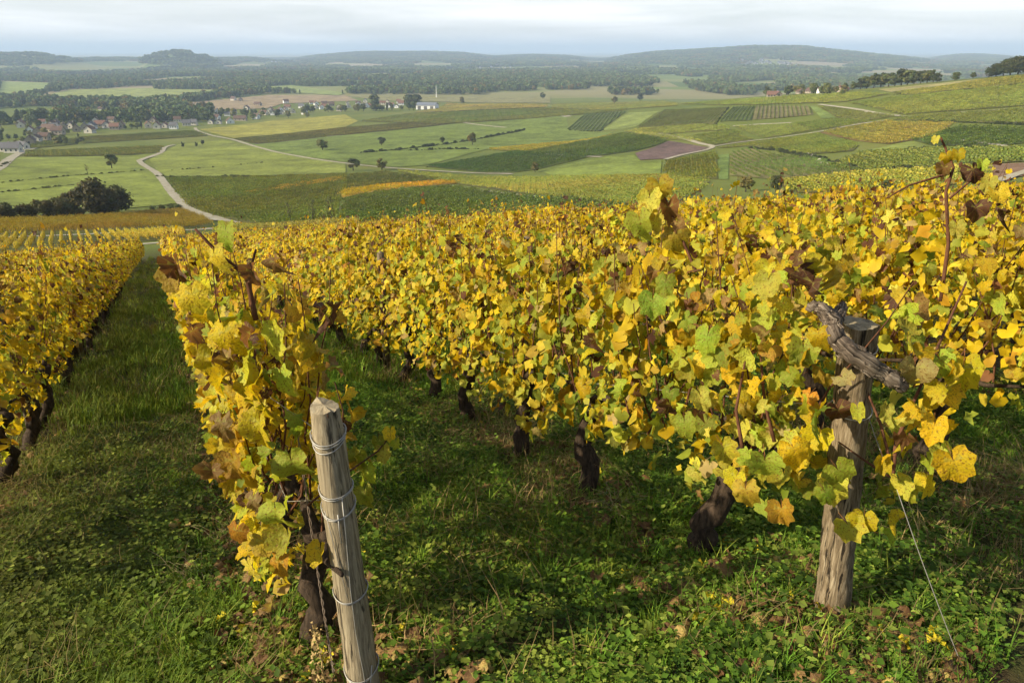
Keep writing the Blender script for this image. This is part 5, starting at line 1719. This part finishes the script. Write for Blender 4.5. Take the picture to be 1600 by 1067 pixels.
for i, (px, py, s, fm) in enumerate([(1255, 545, .07, 'green'), (1300, 755, .07, 'yellow'), (1310, 735, .06, 'lime'), (1290, 770, .05, 'green'), (1222, 795, .055, 'orange'), (1325, 820, .06, 'lime'), (1350, 810, .05, 'yellow'), (1378, 720, .045, 'yellow'),
   (1460, 665, .065, 'yellow'), (1490, 720, .075, 'yellow'), (1470, 700, .05, 'lime'), (1310, 640, .05, 'brown'), (1280, 680, .055, 'yellow'), (1340, 640, .04, 'lime'), (1165, 765, .055, 'orange'), (1150, 745, .045, 'yellow'),
   (1505, 575, .085, 'yellow'), (1470, 565, .06, 'lime'), (1430, 575, .06, 'tan'), (1105, 525, .075, 'green'), (1020, 470, .07, 'green'), (1040, 440, .06, 'green'), (1095, 620, .06, 'lime'), (1070, 660, .06, 'lime'), (1195, 720, .06, 'green'),
   (1430, 480, .07, 'tan'), (1200, 440, .06, 'lime'), (1130, 700, .055, 'yellow'), (1240, 700, .055, 'yellow'), (1385, 640, .04, 'lime')]):
    hand_leaf(vb, px, py, dq - .06 - .03 * (i % 5) + (.35 if px < 1110 else 0), s, fm, 150 + i)
hand_cane(vb, [(1395, 740, dq - .02), (1400, 690, dq), (1440, 600, dq), (1475, 520, dq + .1), (1510, 440, dq + .15)], .008)
hand_cane(vb, [(1395, 735, dq - .02), (1375, 660, dq), (1350, 600, dq + .05)], .006)
hand_cane(vb, [(1390, 745, dq - .02), (1345, 715, dq), (1310, 690, dq + .03)], .005)
hand_cane(vb, [(1160, 700, dq + .1), (1150, 640, dq + .1), (1165, 560, dq + .12)], .007)
hand_cane(vb, [(1210, 690, dq + .1), (1195, 630, dq + .1), (1190, 570, dq + .12)], .007)
# tall shoots standing above the canopy
vc = VN["first yellow grapevine from the near end of the third row from the wired end post"]
hand_cane(vc, [(1470, 470, 3.6), (1482, 380, 3.55), (1478, 300, 3.5), (1490, 262, 3.5), (1470, 215, 3.5)], .011)
hand_cane(vc, [(1486, 270, 3.5), (1420, 290, 3.5), (1385, 310, 3.5)], .006)
hand_cane(vc, [(1484, 310, 3.5), (1520, 280, 3.5), (1535, 262, 3.5)], .006)
for i, (px, py, s, fm) in enumerate([(1462, 217, .03, 'lime'), (1497, 240, .04, 'yellow'), (1480, 244, .04, 'yellow'), (1520, 265, .06, 'brown'), (1535, 255, .04, 'lime'), (1475, 262, .04, 'brown'), (1545, 285, .06, 'lime'), (1525, 325, .06, 'brown'), (1495, 355, .06, 'lime'), (1560, 300, .06, 'yellow')]):
    hand_leaf(vc, px, py, 3.48, s, fm, 250 + i)
vd = VN["second yellow grapevine from the near end in the row behind the weathered post"]
hand_cane(vd, [(1090, 430, 3.1), (1060, 360, 3.1), (1035, 300, 3.1), (1030, 278, 3.1)], .007)
for i, (px, py, s, fm) in enumerate([(1030, 290, .07, 'yellow'), (1015, 310, .07, 'lime'), (1045, 325, .06, 'brown'), (1000, 345, .08, 'green'), (1025, 345, .06, 'yellow'), (1055, 365, .07, 'orange'), (1060, 350, .05, 'tan'), (1012, 330, .05, 'yellow')]):
    hand_leaf(vd, px, py, 3.08, s, fm, 270 + i)

# ------------------------------------------------------------------ ground cover
def blades(seed, n, h0, h1_, w, spread, col, lean=.5):
    rnd = np.random.default_rng(seed)
    V, Fc, C = [], [], []
    for k in range(n):
        a = rnd.uniform(0, 6.28); r = spread * math.sqrt(rnd.uniform(0, 1))
        x, y = r * math.cos(a), r * math.sin(a)
        b = rnd.uniform(0, 6.28); h = rnd.uniform(h0, h1_); ln = rnd.uniform(.1, lean) * h
        dx, dy = math.cos(b), math.sin(b); sx, sy = -dy * w, dx * w
        o = len(V)
        for t, ww in ((0, 1), (.5, .8), (1, 0)):
            bx, by, bz = x + dx * ln * t * t, y + dy * ln * t * t, h * (t - .25 * lean * t * t)
            V += [(bx - sx * ww, by - sy * ww, bz)] + ([(bx + sx * ww, by + sy * ww, bz)] if ww else [])
        Fc += [(o, o + 1, o + 3), (o, o + 3, o + 2), (o + 2, o + 3, o + 4)]
        c = np.array(col) * rnd.uniform(.7, 1.3)
        C += [(*c, 1)] * 5
    return np_mesh('grass_tuft', np.array(V), np.array(Fc), M['weed'], np.array(C))
def rosette(seed, n, size, spread, h, col):
    rnd = np.random.default_rng(seed)
    V, Fc, C = [], [], []
    for k in range(n):
        a = rnd.uniform(0, 6.28); r = spread * math.sqrt(rnd.uniform(0.02, 1))
        c0 = np.array([r * math.cos(a), r * math.sin(a), rnd.uniform(.25, 1) * h])
        d = np.array([math.cos(a + rnd.normal(0, .6)), math.sin(a + rnd.normal(0, .6)), rnd.uniform(-.5, .35)]); d /= np.linalg.norm(d)
        s = np.cross(d, [0, 0, 1]); s /= np.linalg.norm(s); s = s + np.array([0, 0, rnd.uniform(-.4, .4)])
        L = size * rnd.uniform(.6, 1.3); W = L * rnd.uniform(.28, .45)
        up = np.array([0, 0, 1.0])
        o = len(V)
        V += [c0, c0 + d * L * .45 + s * W + up * L * .06, c0 + d * L, c0 + d * L * .45 - s * W + up * L * .06, c0 + d * L * .5 - up * L * .05]
        Fc += [(o, o + 4, o + 1), (o + 1, o + 4, o + 2), (o + 2, o + 4, o + 3), (o + 3, o + 4, o)]
        c = np.array(col) * rnd.uniform(.7, 1.35); C += [(*c, 1)] * 5
    return np_mesh('weed', np.array(V), np.array(Fc), M['weed'], np.array(C))
cover = [blades(1, 16, .05, .13, .0022, .05, (1, 1, 1)), blades(2, 14, .08, .22, .0024, .05, (1, 1, 1), .8), blades(3, 20, .03, .09, .002, .06, (1, 1, 1)),
         rosette(4, 24, .019, .06, .05, (1, 1, 1)), rosette(5, 20, .027, .07, .095, (1, 1, 1)), rosette(6, 32, .012, .06, .04, (1, 1, 1)),
         blades(7, 12, .08, .26, .0016, .07, (1, 1, 1), 1.6)]
NG_COVER = scatter_tree(proto_collection('ground_cover', cover))
def add_cover(name, n, d0, d1, kinds, probs, tints, s0, s1, seed, label, patch_s=1.6, bias=None, dens=None):
    rnd = np.random.default_rng(seed)
    az = rnd.uniform(R(-43), R(40), n)
    d = np.exp(rnd.uniform(math.log(d0), math.log(d1), n)) if d1 > 8 else np.sqrt(rnd.uniform(d0 ** 2, d1 ** 2, n))
    x, y = d * np.sin(az), d * np.cos(az)
    P = x * PX + y * PY
    D = x * DX + y * DY
    k = D < 60
    # beyond the near rows the ground is hidden under the canopy
    k &= ~((P > 5.5) & (D > 2.5)) & ~((P < -3) & (D > 8))
    m_ = fbm(x * patch_s * .6, y * patch_s * .6, 80 + seed, 3)
    rowd = np.abs(((P - .30 + .8) % 1.6) - .8)
    under = 1 - sm(.15, .42, rowd)
    keep = k & (rnd.uniform(0, 1, n) < dens(m_, under))
    x, y, m_, under = x[keep], y[keep], m_[keep], under[keep]
    c = len(x)
    rot = np.stack([rnd.normal(0, .12, c), rnd.normal(0, .12, c), rnd.uniform(0, 6.28, c)], 1)
    t = np.zeros((c, 3))
    pick = rnd.integers(0, len(tints), c)
    t[:] = np.array(tints)[pick] * rnd.uniform(.75, 1.3, (c, 1))
    warm = np.clip(fbm(x * .7, y * .7, 95, 2) * 1.5 - .35, 0, 1)[:, None] * .6
    t = t * (1 - warm) + np.array([1.3, 1.02, .9]) * t * warm
    lf = sm(.5, -1.0, x * PX + y * PY)[:, None] * .55                       # drier, mossier turf in the left alley
    t = t * (1 - lf) + lf * np.array([.125, .115, .03]) * rnd.uniform(.5, 1.5, (c, 1))
    o = scatter(name, NG_COVER, np.stack([x, y, H(x, y) - .006], 1), rot, rnd.uniform(s0, s1, c) * (1 + .02 * np.clip(np.hypot(x, y) - 4, 0, 20)), rnd.choice(kinds, c, p=probs), t)
    tag(o, label, kind='stuff')
    print(name, c)
GR = [(.135, .28, .026), (.18, .31, .036), (.10, .22, .022), (.23, .30, .042)]
ST = [(.34, .27, .13), (.27, .21, .10), (.20, .16, .07)]
add_cover('grass', 44000, 1.5, 6.5, [0, 1, 2], [.4, .15, .45], GR, .5, 1.0, 1, "short green grass in the alleys between the near vines", dens=lambda m_, u: np.clip(m_ * 2.6 - .75, .10, 1) * (1 - .7 * u))
add_cover('weeds', 48000, 1.5, 6.5, [3, 4, 5], [.4, .25, .35], [(.088, .175, .022), (.14, .245, .03), (.06, .125, .02), (.21, .29, .05)], .6, 1.2, 2, "leafy green weeds carpeting the near ground", dens=lambda m_, u: np.clip(1.75 - m_ * 2.4, .28, 1) * (1 - .65 * u))
add_cover('dry_grass', 8000, 1.5, 6.5, [6, 2], [.7, .3], ST, .7, 1.3, 3, "dry straw coloured grass lying in the near green", dens=lambda m_, u: np.clip(m_ * 2.2 - .75, .05, 1) * (.5 + .5 * u))
add_cover('grass', 42000, 6.5, 60, [0, 1, 2, 5], [.4, .2, .3, .1], GR, 1.0, 1.8, 4, "green grass farther down the alleys", dens=lambda m_, u: np.clip(m_ * 1.8 - .2, .2, 1) * (1 - .5 * u))
add_cover('dry_grass', 9000, 6.5, 40, [6, 2], [.6, .4], ST, 1.0, 1.7, 5, "dry grass farther down the alleys", dens=lambda m_, u: np.clip(m_ * 1.8 - .6, .05, 1) * (.6 + .4 * u))

# a dry seed head and dry tufts
db = to_ground(505, 1085)
rr = random.Random(8)
parts = [tube([(0, 0, -.02), (.01, 0, .15), (-.01, .01, .30)], [.004, .003, .002], 5)]
for k in range(130):
    h = rr.uniform(.06, .31); a = rr.uniform(0, 6.28); r = rr.uniform(.004, .042) * (1.1 - h * 1.6)
    c = Vector((r * math.cos(a), r * math.sin(a), h)); s = rr.uniform(.004, .0085)
    v = [c + Vector((rr.uniform(-1, 1), rr.uniform(-1, 1), rr.uniform(-1, 1))) * s * 1.3 for _ in range(4)]
    parts.append((v, [(0, 1, 2), (0, 2, 3), (0, 3, 1), (1, 3, 2)]))
M['seed'] = plain('dry_seed_head', (0.36, 0.26, 0.11), .9, .4, 60)
o = mesh_obj('dried_weed', new_mesh('dried_weed', *join(parts), M['seed']), loc=db)
tag(o, "dried brown seed head at the foot of the wired end post", 'dried plant')
M['strawm'] = plain('straw', (0.40, 0.33, 0.17), .9, .3, 30)
for px, py, n, lab in [(300, 905, 60, "pale dry grass tuft left of the wired post"), (345, 850, 34, "small dry tuft beside the first vine's foot"), (960, 800, 60, "pale dry grass tuft at the foot of the second vine by the weathered post"), (1385, 800, 26, "dry stalks right of the weathered post")]:
    p = to_ground(px, py)
    parts = []
    for k in range(n):
        a = rr.uniform(0, 6.28); L = rr.uniform(.08, .24); b0 = Vector((rr.uniform(-.07, .07), rr.uniform(-.07, .07), 0))
        d = Vector((math.cos(a), math.sin(a), rr.uniform(.15, .9))).normalized()
        parts.append(tube([b0, b0 + d * L * .55 + Vector((0, 0, .02)), b0 + d * L - Vector((0, 0, .03))], [.0011, .001, .0005], 3, cap=False))
    o = mesh_obj('dry_grass_tuft', new_mesh('dry_grass_tuft', *join(parts), M['strawm']), loc=p)
    tag(o, lab, 'dry grass')
# fallen leaves
LIT = []
for _ in range(5):
    V, Fc, vein, edge = leaf_geo(rl, 1.0)
    me = new_mesh('fallen_leaf', V, Fc, M['litter'], True, [('col', 'FLOAT_COLOR', 'POINT', leaf_colors(rl, rl.choice(['brown', 'orange', 'tan']), vein, edge)), ('vein', 'FLOAT', 'POINT', vein)])
    LIT.append(me)
for k, (px, py, s, lab) in enumerate([(150, 838, .06, "orange brown fallen leaf in the left grass"), (705, 820, .05, "dark curled fallen leaf in the middle alley"), (608, 788, .04, "small dark fallen leaf right of the wired post"), (632, 962, .04, "rusty fallen leaf right of the wired post's foot"),
   (895, 1045, .035, "small orange fallen leaf at the bottom middle"), (85, 1008, .04, "yellow fallen leaf at the lower left"), (1420, 795, .04, "pale brown fallen leaf right of the weathered post"), (160, 1050, .05, "brown fallen leaf at the bottom left"), (430, 1008, .04, "tan fallen leaf left of the seed head"), (60, 750, .05, "brown fallen leaf under the left row"), (1160, 985, .035, "small yellow fallen leaf before the weathered post"), (785, 700, .04, "curled brown leaf under the second row")]):
    p = to_ground(px, py)
    o = mesh_obj('fallen_leaf', LIT[k % 5], loc=p + Vector((0, 0, .035)))
    o.scale = (s, s, s); o.rotation_euler = (rr.uniform(-.35, .5), rr.uniform(-.35, .35), rr.uniform(0, 6.28))
    tag(o, lab, 'fallen leaf')
# more litter too small to count
rnd = np.random.default_rng(77)
n = 9500
az = rnd.uniform(R(-43), R(40), n); d = np.exp(rnd.uniform(math.log(1.6), math.log(14), n))
x, y = d * np.sin(az), d * np.cos(az)
P_ = x * PX + y * PY
k = (np.abs(((P_ - .30 + .8) % 1.6) - .8) < rnd.uniform(.05, .55, n)) & (rnd.uniform(0, 1, n) < .75)
x, y = x[k], y[k]
lit2 = []
for j in range(4):
    V, Fc, vein, edge = leaf_geo(rl, 1.8)
    lit2.append(new_mesh('litter', V, Fc, M['litter'], True, [('col', 'FLOAT_COLOR', 'POINT', leaf_colors(rl, ['brown', 'brown', 'tan', 'yellow'][j], vein, edge)), ('vein', 'FLOAT', 'POINT', vein)]))
NG_LIT = scatter_tree(proto_collection('leaf_litter', lit2))
o = scatter('leaf_litter', NG_LIT, np.stack([x, y, H(x, y) + rnd.uniform(.015, .06, len(x))], 1), np.stack([rnd.normal(0, .35, len(x)), rnd.normal(0, .35, len(x)), rnd.uniform(0, 6.28, len(x))], 1), rnd.uniform(.025, .05, len(x)), rnd.choice(4, len(x), p=[.46, .34, .15, .05]), np.ones((len(x), 3)))
tag(o, "small brown dead leaves strewn under the vines", kind='stuff')

# ------------------------------------------------------------------ haze
m, nt, out = mat_new('haze_air'); g = NT(nt)
pv = g.n("ShaderNodeVolumePrincipled", i_Density=HAZE)
pv.inputs['Color'].default_value = (0.54, 0.71, 1.0, 1)
pv.inputs['Anisotropy'].default_value = 0.0
g.l(pv.outputs[0], out.inputs['Volume'])
hz = mesh_obj('haze', new_mesh('haze', *box(0, 0, 27, 72000, 72000, 246), m))
tag(hz, "pale blue autumn haze filling the valley air", kind='stuff')

# ------------------------------------------------------------------ tell look-alikes apart by their order from the left
by = {}
for o in COL.objects:
    if o.parent is None and o.get("label") and o.get("kind") is None and not o.name.startswith('far_house'):
        by.setdefault(o["label"], []).append(o)
for lab, os_ in by.items():
    if len(os_) < 2: continue
    os_.sort(key=lambda o: project(*o.location)[0])
    for i, o in enumerate(os_):
        od = ORD[i] if i < 10 else "%d%s" % (i + 1, {1: "st", 2: "nd", 3: "rd"}.get((i + 1) % 10 if (i + 1) // 10 != 1 else 0, "th"))
        w = ("%s from left, %s" % (od, lab)).split()
        o["label"] = " ".join(w if len(w) <= 16 else w[:3] + w[4:17 + 3 - 3])
        o["group"] = o.get("group") or lab
